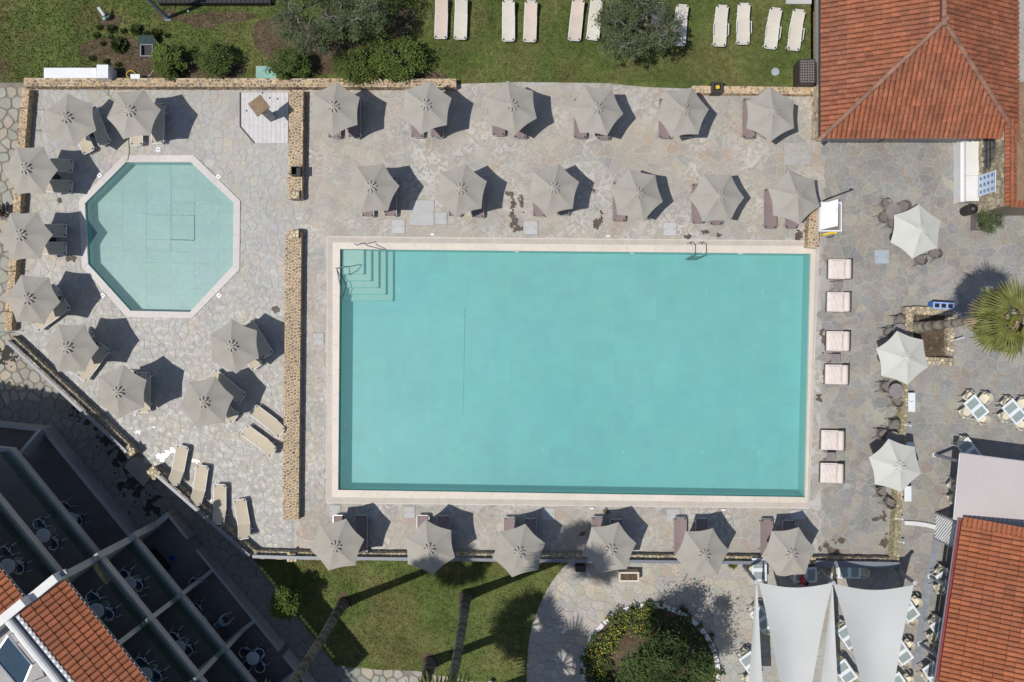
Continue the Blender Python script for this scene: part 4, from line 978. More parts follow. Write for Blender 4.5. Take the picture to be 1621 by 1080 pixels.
# bin + planter with shrub
p = at(1540, 331, .75); t = thing('litter_bin', 'round black litter bin at the end of the white ledge', 'bin', (p.x, p.y, 0))
MB().lathe([(.24, 0), (.26, .75), (.2, .76), (.19, .70)], 18).build('body', M_black, t); MB().lathe([(.1, .72), (.08, .78), (.02, .79)], 12).build('ashtray_top', M_chrome, t)
p = at(1558, 350, .5); t = thing('square_planter', 'square taupe planter beside the round black bin', 'planter', (p.x, p.y, 0))
b = MB(); s = .36
for dx, dy, wx, wy in ((0, s, 2 * s + .06, .06), (0, -s, 2 * s + .06, .06), (s, 0, .06, 2 * s - .06), (-s, 0, .06, 2 * s - .06)): b.box((dx, dy, .27), (wx, wy, .54))
b.build('box', M_pot, t); MB().box((0, 0, .2), (.66, .66, .4)).build('soil', M_soil, t)
# --- bottom right building
ze = 2.9; k_ = (1 - ze / H) / PX
def wz(x, y, z): return at(x, y, z)
br = thing('tiled_building', 'building with an orange clay tiled roof at the lower right edge', 'building')
E0 = at(1523, 821, ze); E1 = at(1480, 1115, ze); u = (E0 - E1).normalized(); u = Vector((u.x, u.y, 0)).normalized(); nrm2 = Vector((u.y, -u.x, 0))
slope = .30; v = (nrm2 + Vector((0, 0, slope))).normalized(); Lr = (E0 - E1).length
tiled_face(br, M_tile2, E1, u, v, [(0, 0), (Lr, 0), (Lr, 5.2), (0, 5.2)], pu=.225, pv=.42, nparts=300)
vt = tile_mesh('verge_tile', M_tile2, .2, .42, .06).mesh('verge_tile', M_tile2)
for i in range(24):
    q = E0 + v * (.1 + i * .2) + Vector((0, 0, .07)); vv = u * -1; uu = v; nn = uu.cross(vv); nn = nn if nn.z > 0 else -nn; q = q - u * .1
    inst('verge_tile', vt, br, Matrix(((uu.x, vv.x, nn.x, q.x), (uu.y, vv.y, nn.y, q.y), (uu.z, vv.z, nn.z, q.z), (0, 0, 0, 1))))
b = MB(); b.bar(E1 - nrm2 * .06 - Vector((0, 0, .08)), E0 - nrm2 * .06 - Vector((0, 0, .08)), .1, .1); b.build('gutter', M_gutter, br)
b = MB(); b.bar(E1 - nrm2 * .15 - Vector((0, 0, .06)), E0 - nrm2 * .15 - Vector((0, 0, .06)), .05, .04); b.build('gutter_lip', M_rail, br)
a_ = E1 + nrm2 * 2.2; c_ = E0 + nrm2 * 2.2 - u * .3
b = MB(); b.prism([tuple(q[:2]) for q in (a_, c_, c_ + nrm2 * 6, a_ + nrm2 * 6)], 0, ze - .1); b.build('wall', M_plaster, br)
# awning
aw = thing('awning', 'flat pinkish white awning sheet above the orange tiled roof', 'awning')
q = [at(1521, 718, 2.8), at(1660, 736, 2.8), at(1660, 846, 2.85), at(1511, 823, 2.8)]
b = MB(); b.prism([tuple(p[:2]) for p in q], 2.76, 2.80); b.build('sheet', M_awning, aw)
for p_, q_ in ((q[0], q[1]), (q[3], q[0])): MB().bar(Vector((p_.x, p_.y, 2.73)) , Vector((q_.x, q_.y, 2.73)), .05, .05).build('frame_bar', M_white, aw)
def eave_post(x, y, h, wx, rz, label, lat=False):
    p = g(x, y); t = thing('eave_post', label, 'post', (p.x, p.y, 0), rz)
    MB().box((0, 0, h / 2), (wx, .12, h)).build('post', M_rail, t); MB().box((0, 0, .03), (wx + .08, .2, .06)).build('foot', M_white, t); return t
eave_post(1480, 720, 2.6, .16, 0, 'pale post at the corner of the pinkish awning'); eave_post(1472, 912, 2.7, .16, R(20), 'uppermost grey post under the orange tiled eave')
eave_post(1456, 1018, 2.7, .16, R(20), 'lower grey post under the orange tiled eave')
lt = thing('lattice_screen', 'white lattice screen standing between the awning and the orange roof', 'screen')
A = g(1481, 812); B = g(1478.5, 852); hL = 2.1
b = MB(); b.box((A.x, A.y, hL / 2), (.09, .09, hL)); b.box((B.x, B.y, hL / 2), (.07, .07, hL)); b.bar((A.x, A.y, hL), (B.x, B.y, hL), .12, .05); b.build('frame', M_rail, lt)
L_ = (B - A).length; dA = (B - A) / L_; n = 11; b = MB(); st_ = MB()
for i in range(-12, 8):
    for sg_ in (1, -1):
        y_0 = i * .19; pts = []
        # diagonal slats in the plane (s along dA, z)
        s0, z0_ = y_0 if sg_ > 0 else L_ - y_0, .05
        s1, z1_ = s0 + sg_ * 2.0, 2.05
        ts = [0, 1]
        for bound in (0, L_):
            if s1 != s0: ts.append((bound - s0) / (s1 - s0))
        ts = sorted(t_ for t_ in ts if -1e-6 <= t_ <= 1 + 1e-6)
        for ta, tb_ in zip(ts, ts[1:]):
            sm = s0 + (s1 - s0) * (ta + tb_) / 2
            if 0 < sm < L_ and tb_ - ta > .03:
                pa = A + dA * (s0 + (s1 - s0) * ta); pb = A + dA * (s0 + (s1 - s0) * tb_)
                off = .012 * sg_
                MB().bar((pa.x + off, pa.y, z0_ + 2 * ta), (pb.x + off, pb.y, z0_ + 2 * tb_), .05, .016).build('slat', M_white, lt)
kb = thing('white_kerb', 'curved white kerb stone beside the lattice screen', 'kerb')
pts = [tuple(g(x, y)[:2]) for x, y in ((1430, 827), (1447, 828), (1463, 830), (1479, 834))]
MB().prism(poly_strip([Vector(p) for p in pts], .2), -.02, .14).build('kerb_stone', M_flowerw, kb)
sheet('channel', GL([(1479, 853), (1487, 853), (1474, 930), (1466, 985), (1458, 1045), (1445, 1060), (1452, 1000), (1461, 930)]), .03, M_bluestrip)
# ================================================================== PALM PLANTER
pl = stone_wall('square stone edged bed holding the leaning palm', WL([(1439, 486), (1439, 577)], .42) , .40, 0, .42, M_wpale, M_mdark, .17, .04, name='stone_planter', tints=((1, 1, 1), (1.2, 1.15, 1), (.7, .7, .6)), cat='planter')
for nm, pts, zz in (('a', [(1446, 491), (1513, 494)], .42), ('b', [(1506, 500), (1504, 563)], .415), ('c', [(1446, 570.5), (1510, 573)], .42)):
    o = stone_wall('x', WL(pts, zz), .36, 0, zz, M_wpale, M_mdark, .17, .04, name='tmp', tints=((1, 1, 1), (1.2, 1.15, 1), (.7, .7, .6)))
    for ch in list(o.children): ch.parent = pl
    bpy.data.objects.remove(o)
MB().prism(GL([(1444, 498), (1500, 500), (1498, 564), (1444, 564)]), 0, .2).build('soil', M_soil, pl)
def small_plant(x, y, z, r, label, group, m=None, n=26, name='small_plant', zbase=None, droop=.5):
    p = at(x, y, z); t = tag(bpy.data.objects.new('tmp', None)); bpy.data.objects.remove(t)
    b = MB()
    for i in range(n):
        a = random.random() * 6.28; L = r * random.uniform(.6, 1.1); e = random.uniform(.2, 1.1); wd = r * random.uniform(.10, .2)
        d = Vector((math.cos(a) * math.cos(e), math.sin(a) * math.cos(e), math.sin(e))) * L; s = Vector((-math.sin(a), math.cos(a), 0)) * wd
        m1 = d * .55 + Vector((0, 0, L * .12)); tt = V3((1, 1, 1), .35)
        b.add([(0, 0, 0), m1 + s, d, m1 - s], [(0, 1, 2, 3)], tt)
    o = b.build(name, m or M_leaf2); o.location = (p.x, p.y, z)
    return tag(o, label, 'plant', group)
for x, y, lab in ((1452, 505, 'upper left corner'), (1468, 503, 'upper edge'), (1482, 502, 'upper edge near the right'), (1498, 531, 'right edge'), (1482, 536, 'middle'), (1471, 552, 'lower left'), (1492, 554, 'lower right corner')):
    small_plant(x, y, .2, .15, 'tiny dry plant in the palm bed at its ' + lab, 'tiny plants in the palm bed', M_wick, 18)
bx = thing('blue_crate_box', 'blue box with three square openings above the palm bed', 'box', (at(1492, 484, .4).x, at(1492, 484, .4).y, 0), R(-3))
b = MB(); b.box((0, 0, .25), (1.05, .34, .5)); b.build('body', M_blue, bx); MB().box((0, -.01, .512), (1.05, .33, .02)).build('top_panel', M_bluel, bx)
for x_ in (-.33, 0, .33): MB().box((x_, -.01, .52), (.22, .2, .012)).build('opening', M_black, bx)
MB().box((0, .19, .5), (1.05, .03, .06)).build('back_edge', M_black, bx)
# ================================================================== VEGETATION
def foliage(b, c, rad, n, ls, clump=None, tone=(1, 1, 1), var=.35, up=.3, shell=.55, narrow=.4):
    c = Vector(c); nc = clump or max(6, n // 60); cl = []
    for _ in range(nc):
        while True:
            d = Vector((random.uniform(-1, 1), random.uniform(-1, 1), random.uniform(-1, 1)))
            if shell < d.length < 1: break
        cl.append((Vector((d.x * rad[0], d.y * rad[1], d.z * rad[2])), V3(tone, var), random.uniform(.07, .19)))
    for _ in range(n):
        p0, t, s = random.choice(cl)
        p = c + p0 + Vector((random.gauss(0, s * rad[0]), random.gauss(0, s * rad[1]), random.gauss(0, s * rad[2] * .8)))
        a = random.random() * 6.28; e = random.uniform(-.6, .9); L = ls * random.uniform(.7, 1.4)
        d = Vector((math.cos(a) * math.cos(e), math.sin(a) * math.cos(e), math.sin(e))) * L
        s_ = Vector((-math.sin(a), math.cos(a), random.uniform(-up, up))) * L * narrow / 2
        k = 1 + random.uniform(-.25, .3)
        b.add([p, p + d * .5 + s_, p + d, p + d * .5 - s_], [(0, 1, 2, 3)], (t[0] * k, t[1] * k, t[2] * k))
def limbs(b, base, tops, r0, seed=0, wob=.15):
    for tp in tops:
        a = Vector(base); e = Vector(tp); n = 6; pts = []
        for i in range(n + 1):
            f = i / n; p = a.lerp(e, f); p.z = a.z + (e.z - a.z) * (f ** .75)
            if 0 < i < n: p += Vector((random.uniform(-wob, wob), random.uniform(-wob, wob), 0))
            pts.append(p)
        b.tube(pts, [r0 * (1 - .8 * i / n) for i in range(n + 1)], 7)
def tree(name, label, cat, base, c, rad, n, ls, m, bark, nl=6, r0=.16, group=None, **kw):
    t = thing(name, label, cat, tuple(base), 0, group); b = MB(); cc = Vector(c) - Vector(base)
    tops = []
    for i in range(nl):
        a = 2 * math.pi * i / nl + random.random() * .6; f = random.uniform(.45, .85)
        tops.append(cc + Vector((math.cos(a) * rad[0] * f, math.sin(a) * rad[1] * f, rad[2] * random.uniform(-.1, .55))))
    fork = Vector((cc.x * .3, cc.y * .3, max(.12, (cc.z - rad[2]) * .8 + .1)))
    b.tube([(0, 0, -.1), fork * .5, fork], [r0 * 1.25, r0, r0 * .85], 9)
    limbs(b, fork, tops, r0 * .7); b.build('trunk', bark, t, True)
    f = MB(); foliage(f, cc, rad, n, ls, **kw); tag(f.build('crown', m, t))
    return t
# olive in the upper left of the lawn, and the round olive between the loungers
def olive(label, base, lobes, nl, r0, dens, ls=.11):
    base = Vector(base); t = thing('olive_tree', label, 'tree', tuple(base)); b = MB(); f = MB()
    fork = Vector((0, 0, .9)); b.tube([(0, 0, -.1), (.05, .02, .5), fork], [r0 * 1.3, r0, r0 * .9], 9)
    for (c, rad, dn) in lobes:
        cc = Vector(c) - base; tops = []
        for i in range(nl):
            a = 6.283 * i / nl + random.random(); q = random.uniform(.5, .95)
            tops.append(cc + Vector((math.cos(a) * rad[0] * q, math.sin(a) * rad[1] * q, rad[2] * random.uniform(.2, .9))))
        mid_ = fork.lerp(cc, .55); b.tube([fork, mid_ + Vector((random.uniform(-.15, .15), random.uniform(-.15, .15), .1)), cc], [r0 * .7, r0 * .5, r0 * .35], 7); limbs(b, cc, tops, r0 * .33, wob=.1)
        foliage(f, cc, rad, int(dens * dn), ls, clump=int(dens * dn / 60) + 4, var=.55, shell=.15, narrow=.26)
    b.build('trunk', M_olbark, t, True); f.build('crown', M_leaf_ol, t); return t
olive('large spreading olive tree at the top of the lawn, grey green with bare limbs', at(535, 2, .03), [
    (at(488, 55, 2.6), (1.15, 1.0, .8), 1.0), (at(458, 28, 2.8), (.9, 1.0, .7), .7), (at(545, 32, 3.0), (1.3, .9, .9), 1.0), (at(590, 12, 2.9), (1.0, 1.0, .9), .8), (at(520, -25, 3.2), (1.5, 1.1, .9), 1.0), (at(580, -45, 3.0), (1.4, 1.2, .9), .9), (at(475, -25, 3.0), (1.2, 1.1, .8), .7)], 6, .2, 3000)
olive('round olive tree in the middle of the lawn, standing among the ivory loungers', at(995, 48, .03), [
    (at(968, 28, 2.4), (.9, .95, .7), .9), (at(1028, 22, 2.5), (1.0, .9, .7), .9), (at(985, 72, 2.3), (1.05, .75, .7), 1.0), (at(1035, 68, 2.3), (.95, .75, .7), .9), (at(1000, 0, 2.7), (1.3, .7, .7), .8), (at(1060, 45, 2.2), (.55, .7, .5), .4)], 6, .17, 2400)
GB = 'round leafy shrubs along the stone wall'
tree('round_shrub', 'round glossy shrub next to the open dark hatch box', 'shrub', at(270, 97, .03), at(266, 96, .8), (.78, .78, .62), 3600, .13, M_leaf, M_olbark, 5, .05, GB, tone=(1.25, 1.2, 1.1), var=.4, clump=60)
tree('round_shrub', 'round dense dark green shrub, second from the left along the planted bed', 'shrub', at(342, 97, .03), at(339, 95, .85), (.82, .78, .66), 4200, .10, M_leaf, M_olbark, 5, .05, GB, var=.3, clump=70)
tree('round_shrub', 'round dark shrub below the big olive, right of the aqua lid', 'shrub', at(458, 102, .03), at(457, 101, .85), (.95, .72, .7), 4200, .11, M_leaf, M_olbark, 5, .05, GB, tone=(.95, 1, .9), var=.35, clump=60)
tree('wide_shrub', 'left half of the wide shrub mass under the olive tree, yellowish green', 'shrub', at(572, 105, .03), at(568, 103, .9), (1.25, .75, .7), 6000, .12, M_leaf, M_olbark, 6, .06, GB, tone=(1.2, 1.1, 1), var=.35, clump=90)
tree('wide_shrub', 'right half of the wide shrub mass under the olive tree, fresh green', 'shrub', at(632, 98, .03), at(630, 96, 1.0), (1.2, .92, .8), 6600, .12, M_leaf, M_olbark, 6, .06, GB, tone=(1.25, 1.25, 1.1), var=.3, clump=90)
pb = atlow(459, 945); tree('corner_shrub', 'bright green shrub at the left corner of the lower lawn beside the shaded path', 'shrub', pb, (pb.x + .28, pb.y + .3, pb.z + 1.75), (.66, .70, .7), 3400, .12, M_leaf, M_olbark, 5, .05, tone=(1.3, 1.35, 1.1), var=.35, clump=50)
pp = at(1577, 350, 1.2); tree('potted_olive', 'grey green olive bush growing from the square taupe planter', 'shrub', (at(1558, 350, .5).x, at(1558, 350, .5).y, .4), (pp.x - .3, pp.y, 1.3), (.62, .52, .5), 2600, .09, M_leaf_ol, M_olbark, 5, .04, tone=(1.1, 1.15, 1), var=.3, clump=50, narrow=.2)
for x, y, r, lab in ((190, 73, .5, 'largest one in the middle of the bare bed'), (217, 49, .38, 'top centre of the bare bed'), (248, 54, .34, 'top right of the bare bed'), (178, 47, .3, 'top left of the bare bed'), (158, 44, .2, 'far upper left of the bare bed'), (196, 50, .2, 'between the two taller top plants'), (154, 57, .22, 'left edge of the bare bed'), (147, 93, .22, 'lower left of the bare bed'), (169, 98, .22, 'lower middle, above the white box step'), (233, 54, .22, 'between the two right hand plants'), (265, 57, .18, 'far right top of the bare bed'), (188, 103, .2, 'just above the tall white box'), (164, 70, .18, 'centre left of the bare bed'), (176, 60, .17, 'beside the largest bed plant')):
    small_plant(x, y, .05, r, 'small dark green plant at the ' + lab, 'small plants in the bare bed', M_leaf2, int(60 + 180 * r), 'bed_plant')
pt = atlow(1159, 893); o = small_plant(1159, 893, pt.z + .02, .3, 'spiky plant at the lower deck wall left of the wall table', None, M_frond, 60, 'wall_plant')
o = small_plant(1242 + 0, 889, -.1, .2, 'small creeping plant on the lower wall, right of the fifth bottom parasol', None, M_leaf2, 50, 'wall_plant')
o = small_plant(1283, 897, -.1, .22, 'small green plant at the foot of the middle sail pole', None, M_leaf2, 50, 'wall_plant')
o = small_plant(1, 335, -.3, .5, 'grey leafless shrub outside the left terrace wall', None, M_olbark, 160, 'dry_shrub')
# round flower bed
bed = thing('flower_bed', 'round flower bed with a white kerb at the bottom of the photo', 'flower bed')
n = 40
for i in range(n):
    a0_ = 2 * math.pi * i / n + .01; a1_ = 2 * math.pi * (i + 1) / n - .01; ri, ro = bedr - .22, bedr
    q = [(bedc.x + r_ * math.cos(a), bedc.y + r_ * math.sin(a)) for r_, a in ((ro, a0_), (ro, a1_), (ri, a1_), (ri, a0_))]
    MB().prism(q, lambda x, y: lowz(x, y) - .05, lambda x, y: lowz(x, y) + .16, V3((1, 1, 1), .08)).build('kerb_stone', M_flowerw, bed)
MB().prism([(bedc.x + (bedr - .23) * math.cos(i * math.pi / 16), bedc.y + (bedr - .23) * math.sin(i * math.pi / 16)) for i in range(32)], lambda x, y: lowz(x, y), lambda x, y: lowz(x, y) + .1).build('soil', M_soil, bed)
b = MB(); fb = MB()
for k in range(330):
    a = random.random() * 6.28; rr = bedr * random.uniform(.66, .98) if random.random() < .68 else bedr * random.uniform(.15, .7)
    if rr < bedr * .66 and math.cos(a - 2.7) > .75: continue
    c = Vector((bedc.x + rr * math.cos(a), bedc.y + rr * math.sin(a), lowz(bedc.x, bedc.y) + .25)); t_ = random.choice([(1, 1, 1), (1.3, 1.2, 1), (.8, .9, .9), (1.5, 1.35, 1.1)])
    foliage(b, c, (.3, .3, .16), 85, .12, clump=5, tone=t_, var=.3)
    if (math.cos(a - 2.7) > .55 or random.random() < .12) and random.random() < .5:
        for _ in range(random.randint(3, 8)):
            p = c + Vector((random.gauss(0, .2), random.gauss(0, .2), .16 + random.random() * .12)); fb.box(p, (.036, .036, .02), random.random())
tag(b.build('ground_cover', M_leaf2, bed), kind='stuff'); tag(fb.build('yellow_flowers', M_yellow, bed), kind='stuff')
tb_ = at(1049, 1096, 0); tree('bed_tree', 'feathery green tree growing in the round flower bed', 'tree', (tb_.x - .8, tb_.y + .9, lowz(tb_.x, tb_.y)), (at(1056, 1086, 4.8).x, at(1056, 1086, 4.8).y, 4.8), (2.0, 1.9, 1.2), 17000, .17, M_pine, M_olbark, 7, .15, var=.4, clump=90, shell=.3, narrow=.22)
# ------------------------------------------------------------------ palms
def frond_mesh(m, nm, L=1.0, petiole=.75, nseg=22, spread=215, droop=.5):
    """a fan leaf: stalk along +y, then a folded fan"""
    b = MB(); b.tube([(0, 0, 0), (0, petiole * .5, .06), (0, petiole, 0)], [.035, .022, .016], 5, (1.1, 1.1, .8))
    c = Vector((0, petiole, 0)); nq = 4
    for i in range(nseg):
        a = R(90 - spread / 2 + spread * (i + .5) / nseg); ll = L * (1 - .25 * abs((i + .5) / nseg - .5) * 2) * random.uniform(.88, 1.08); hw = R(spread / nseg) * .5
        t = V3((1, 1, 1), .25); vs = []
        for k in range(nq + 1):
            f = k / nq; r = ll * f; wd = r * math.tan(hw) * (1 if f < .6 else max(.06, (1 - f) / .4)) + .004; z = -droop * ll * f ** 2.2 + random.uniform(-.015, .015)
            d = Vector((math.cos(a), math.sin(a), 0)); s_ = Vector((-d.y, d.x, 0)); fold = wd * .45
            vs += [c + d * r - s_ * wd + Vector((0, 0, z - fold)), c + d * r + Vector((0, 0, z)), c + d * r + s_ * wd + Vector((0, 0, z - fold))]
        b.add(vs, [(3 * k, 3 * k + 1, 3 * k + 4, 3 * k + 3) for k in range(nq)] + [(3 * k + 1, 3 * k + 2, 3 * k + 5, 3 * k + 4) for k in range(nq)], t)
    return b.mesh(nm, m)
FG = [frond_mesh(M_frond, 'frond', 1.0, .8, droop=.45), frond_mesh(M_frond, 'frond', .9, .9, droop=.8)]
FD = frond_mesh(M_dry, 'dry_frond', .85, .6, 16, 150, 1.1)
def palm(label, base, top, r0, nf=26, nd=12, sc=1.0, group=None, ragged=False):
    base, top = Vector(base), Vector(top); t = thing('palm_tree', label, 'palm tree', tuple(base), 0, group); d = top - base; b = MB(); n = max(12, int(d.length / .22)); pts = []; rs = []
    for i in range(n + 1):
        f = i / n; p = d * f + Vector((math.sin(f * 3.1) * .12, math.sin(f * 2.2) * .08, 0)); pts.append(p); rs.append((r0 * (1 + .5 * (1 - f) ** 8) * (1 - .25 * f)) * (1.07 if i % 2 else .97) * random.uniform(.97, 1.03))
    bt_ = MB(); bt_.tube(pts, rs, 12)
    for i in range(len(bt_.t) - 2): ring_ = i // 12; bt_.t[i] = ((.45, .42, .40) if (ring_ * 7919) % 7 < 2 else (.95, .98, .92) if ring_ % 2 else (.72, .72, .7))
    if ragged: bt_.t = [(q[0] * 1.9, q[1] * 1.85, q[2] * 1.8) for q in bt_.t]
    bt_.build('trunk', M_bark, t, True)
    hd = d
    for i in range(nf + nd):
        dry = i >= nf; az = i * 2.399 + random.uniform(-.2, .2); el = R(random.uniform(-25, 60)) if not dry else R(random.uniform(-70, 25 if ragged else -25))
        M = Matrix.Translation(hd + Vector((0, 0, random.uniform(-.15, .1) - (.25 if dry else 0)))) @ Matrix.Rotation(az, 4, 'Z') @ Matrix.Rotation(el, 4, 'X') @ Matrix.Rotation(random.uniform(-.3, .3), 4, 'Y') @ Matrix.Scale(sc * random.uniform(.85, 1.1), 4)
        inst('dry_frond' if dry else 'frond', FD if dry else random.choice(FG), t, M)
    return t
cr = at(1607, 507, 7.6); palm('leaning palm with yellow green fan fronds, rooted in the stone edged bed at the right', (at(1450, 519, .2).x, at(1450, 519, .2).y, .2), (cr.x - .2, cr.y + .05, 7.6), .21, 20, 30, .88, None, True)
def lawnpalm(bx_, by_, h, label, r0=.22, lean=(0, 0), sc=1.25):
    p = atlow(bx_, by_); palm(label, (p.x, p.y, p.z), (p.x + lean[0], p.y + lean[1], p.z + h), r0, 30, 8, sc)
lawnpalm(543, 955, 13.5, 'tall palm trunk at the left of the lower lawn, leaning over the shaded path', .21, (0, 0), .88)
lawnpalm(737, 943, 14.6, 'tall palm trunk in the middle of the lower lawn', .22, (0, 0), 1.05)
lawnpalm(680, 1049, 11.4, 'palm trunk at the bottom of the lower lawn, near the middle palm', .24, (0, 0), 1.05)
lawnpalm(735, 1110, 11.2, 'palm standing just below the photo, shading the curved path', .24)
lawnpalm(790, 1180, 12.5, 'second palm standing below the photo, shading the curved path', .24)
# ================================================================== LEFT BUILDING
an = math.atan2(.63, .77); NN = Vector((math.cos(an), math.sin(an), 0)); TT = Vector((math.sin(an), -math.cos(an), 0))
def Wf(n_, t_, z=0): p = NN * n_ + TT * t_; return Vector((p.x, p.y, z))
lb = thing('apartment_building', 'tall shaded apartment building with stacked balconies in the lower left corner', 'building')
def fbox(b, n0, n1, t0, t1, z0, z1): b.prism([tuple(Wf(a, c)[:2]) for a, c in ((n0, t0), (n1, t0), (n1, t1), (n0, t1))], z0, z1); return b
G0 = -1.1
DL = Vector((-1, .11, 0)).normalized()
def endpoly(n0, n1, t0, ext=0):       # block of wing A: front n0, back n1, from the slanted end to the party wall
    c = Wf(n0, t0); return c
def wingA(n0, n1, z0, z1, tc, te=-4.3):
    """polygon with slanted north west end"""
    c = Wf(n0, tc); e = c + DL * 9.0; q = Wf(n1, te); f = Wf(n0, te)
    # back corner: intersection of end line with n=n1
    s = (n1 - n0) / (DL.dot(NN)); back = c + DL * s
    return [tuple(p[:2]) for p in (c, f, q, back)]
BACK = -33
# floors B
tB0, tB1 = -4.0, 9.2
GF = -.98
for (n0, z, nm) in ((-18.75, G0, 0), (-19.70, 1.85, 1), (-20.0, 4.55, 2)):
    b = MB(); fbox(b, BACK, n0, tB0, tB1, z - .2 if nm else G0 - .1, z if nm else GF)
    b.build('balcony_floor', M_floor, lb)
for (n0, z, tc, nm) in ((-20.85, G0, -11.4, 0), (-21.5, 1.85, -11.0, 1), (-21.8, 4.55, -10.8, 2)):
    b = MB(); b.prism(wingA(n0, BACK, 0, 0, tc), z - .2 if nm else G0 - .1, z if nm else GF); b.build('balcony_floor', M_floor, lb)
# kerbs / beams
def beam(n0, t0, t1, z0, z1, th=.16, m=M_plaster):
    b = MB(); fbox(b, n0 - th, n0, t0, t1, z0, z1); return b.build('balcony_kerb', m, lb)
beam(-19.62, tB0, tB1, 1.6, 2.0, .24); beam(-19.91, tB0, tB1, 4.3, 4.7, .24)
beam(-21.43, -11.0, -4.3, 1.6, 2.0, .24); beam(-21.73, -10.8, -4.3, 4.3, 4.7, .24)
for t0, t1 in ((-4.0, -2.6), (-1.9, 4.6), (4.9, 8.6)): beam(-18.66, t0, t1, G0, -.2, .12)
beam(-20.76, -11.4, -4.3, G0, -.2, .18)
# slanted end walls of wing A
for (n0, tc, z0, z1) in ((-20.76, -11.4, G0, -.2), (-21.43, -11.0, 1.6, 2.0), (-21.73, -10.8, 4.3, 4.7)):
    c = Wf(n0, tc); e = c + DL * 8; b = MB(); d2 = Vector((DL.y, -DL.x, 0)); d2 = d2 if d2.y < 0 else -d2
    b.prism([tuple(p[:2]) for p in (c, e, e + d2 * .2, c + d2 * .2)], z0, z1 - .002); b.build('end_kerb', M_plaster, lb)
c = Wf(-20.9, -11.25); c2 = at(36, 722, .4); b = MB(); b.bar((c.x, c.y, -.35), (c2.x, c2.y, .2), .14, 1.4); b.build('slanted_partition', M_plaster, lb)
# glass balustrades
for (n0, t0, t1, z0) in ((-19.74, tB0, tB1, 2.0), (-20.03, tB0, tB1, 4.7), (-21.55, -11, -4.3, 2.0), (-21.85, -10.8, -4.3, 4.7)):
    b = MB(); fbox(b, n0 - .01, n0 + .01, t0, t1, z0, z0 + .75); b.build('glass_balustrade', M_glass, lb)
# partitions and back walls
for t_ in (-.62, 2.66, 5.95, 9.2):
    b = MB(); fbox(b, -22.6, -19.45, t_ - .1, t_ + .1, G0, 2.15); b.build('partition', M_plaster, lb)
    b = MB(); fbox(b, -22.6, -19.8, t_ - .1, t_ + .1, 2.15, 4.95); b.build('partition', M_plaster, lb)
    b = MB(); fbox(b, -22.6, -20.3, t_ - .1, t_ + .1, 4.95, 7.1); b.build('partition', M_plaster, lb)
    b = MB(); fbox(b, -19.45, -18.78, t_ - .09, t_ + .09, G0, -.25); b.build('partition', M_plaster, lb)
b = MB(); fbox(b, -22.6, -19.4, -4.3, -4.0, G0, 2.15); fbox(b, -22.6, -19.75, -4.3, -4.0, 2.151, 4.95); fbox(b, -24, -20.1, -4.3, -4.0, 4.951, 7.75); fbox(b, -19.4, -18.66, -4.28, -4.02, G0, -.2); b.build('party_wall', M_plaster, lb)  # grey plaster puts the shade on the lower party wall into its colour
for z0, z1, nb, nm in ((G0, 1.65, -22.3, 0), (1.85, 4.35, -22.4, 1), (4.55, 7.2, -22.5, 2)):
    b = MB(); fbox(b, BACK, nb, tB0, tB1, z0, z1); b.build('back_wall', M_plaster, lb)
    b = MB(); b.prism(wingA(nb - 1.6, BACK, 0, 0, -10.6), z0, z1); b.build('back_wall', M_plaster, lb)
    for t0 in (-3.4, -.1, 3.2):
        b = MB(); fbox(b, nb, nb + .04, t0, t0 + 2.0, z0 + .02, z0 + 2.1); w_ = b.build('balcony_window', M_window, lb)
        b = MB(); fbox(b, nb + .04, nb + .07, t0 + .97, t0 + 1.03, z0 + .02, z0 + 2.1); b.build('window_frame', M_white, w_)
# roofs
ez = 7.8
def left_roof(ne, nr, t0, t1, zr_, m=M_tile2, npart=300):
    e0 = Wf(ne, t0, ez); uu = TT; vv = (NN * -1 * (ne - nr) + Vector((0, 0, zr_ - ez))).normalized(); Ls = math.hypot(ne - nr, zr_ - ez)
    tiled_face(lb, m, e0, uu, vv, [(0, 0), (t1 - t0, 0), (t1 - t0, Ls), (0, Ls)], pu=.24, pv=.36, nparts=npart)
    b = MB(); b.bar(Wf(ne + .03, t0, ez - .05), Wf(ne + .03, t1, ez - .05), .08, .08); b.build('gutter', M_rail, lb)
left_roof(-19.82, -21.5, -3.92, 6.35, 8.65, M_tile2, 180)
eA = 8.0; uu = TT; vv = (-NN * 6.6 + Vector((0, 0, 2.5))).normalized(); Ls = math.hypot(6.6, 2.5); kf = 3.9 / 3.8 * 6.6
tiled_face(lb, M_tile2, Wf(-21.4, -11.2 - kf, eA), uu, vv, [(kf, 0), (kf + 6.85, 0), (kf + 6.85, Ls), (0, Ls)], pu=.24, pv=.36, nparts=100)
b = MB(); b.bar(Wf(-21.37, -11.2, eA - .05), Wf(-21.37, -4.35, eA - .05), .08, .08); b.build('gutter', M_rail, lb)
sc_ = MB()
for i in range(44):
    p = Wf(-21.56, -3.8 + i * .24, 8.66); MB().lathe([(.07, -.03), (.07, .05), (.03, .07)], 8, p).build('mortar_cap', M_white, lb)
b = MB(); fbox(b, -22.0, -21.6, -3.95, 6.3, 7.2, 8.5); b.build('parapet_gutter', M_rail, lb)
b = MB(); b.tube([Wf(-22.0, -4.0, 8.6), Wf(-22.0, 6.3, 8.6)], .16, 12); b.build('parapet_cap', M_plastw, lb)
b = MB(); fbox(b, BACK, -22.01, -4.0, 9.2, 7.21, 7.5); fbox(b, BACK, -25.3, -10, -4.31, 7.25, 8.0); b.build('flat_roof', M_plaster, lb)
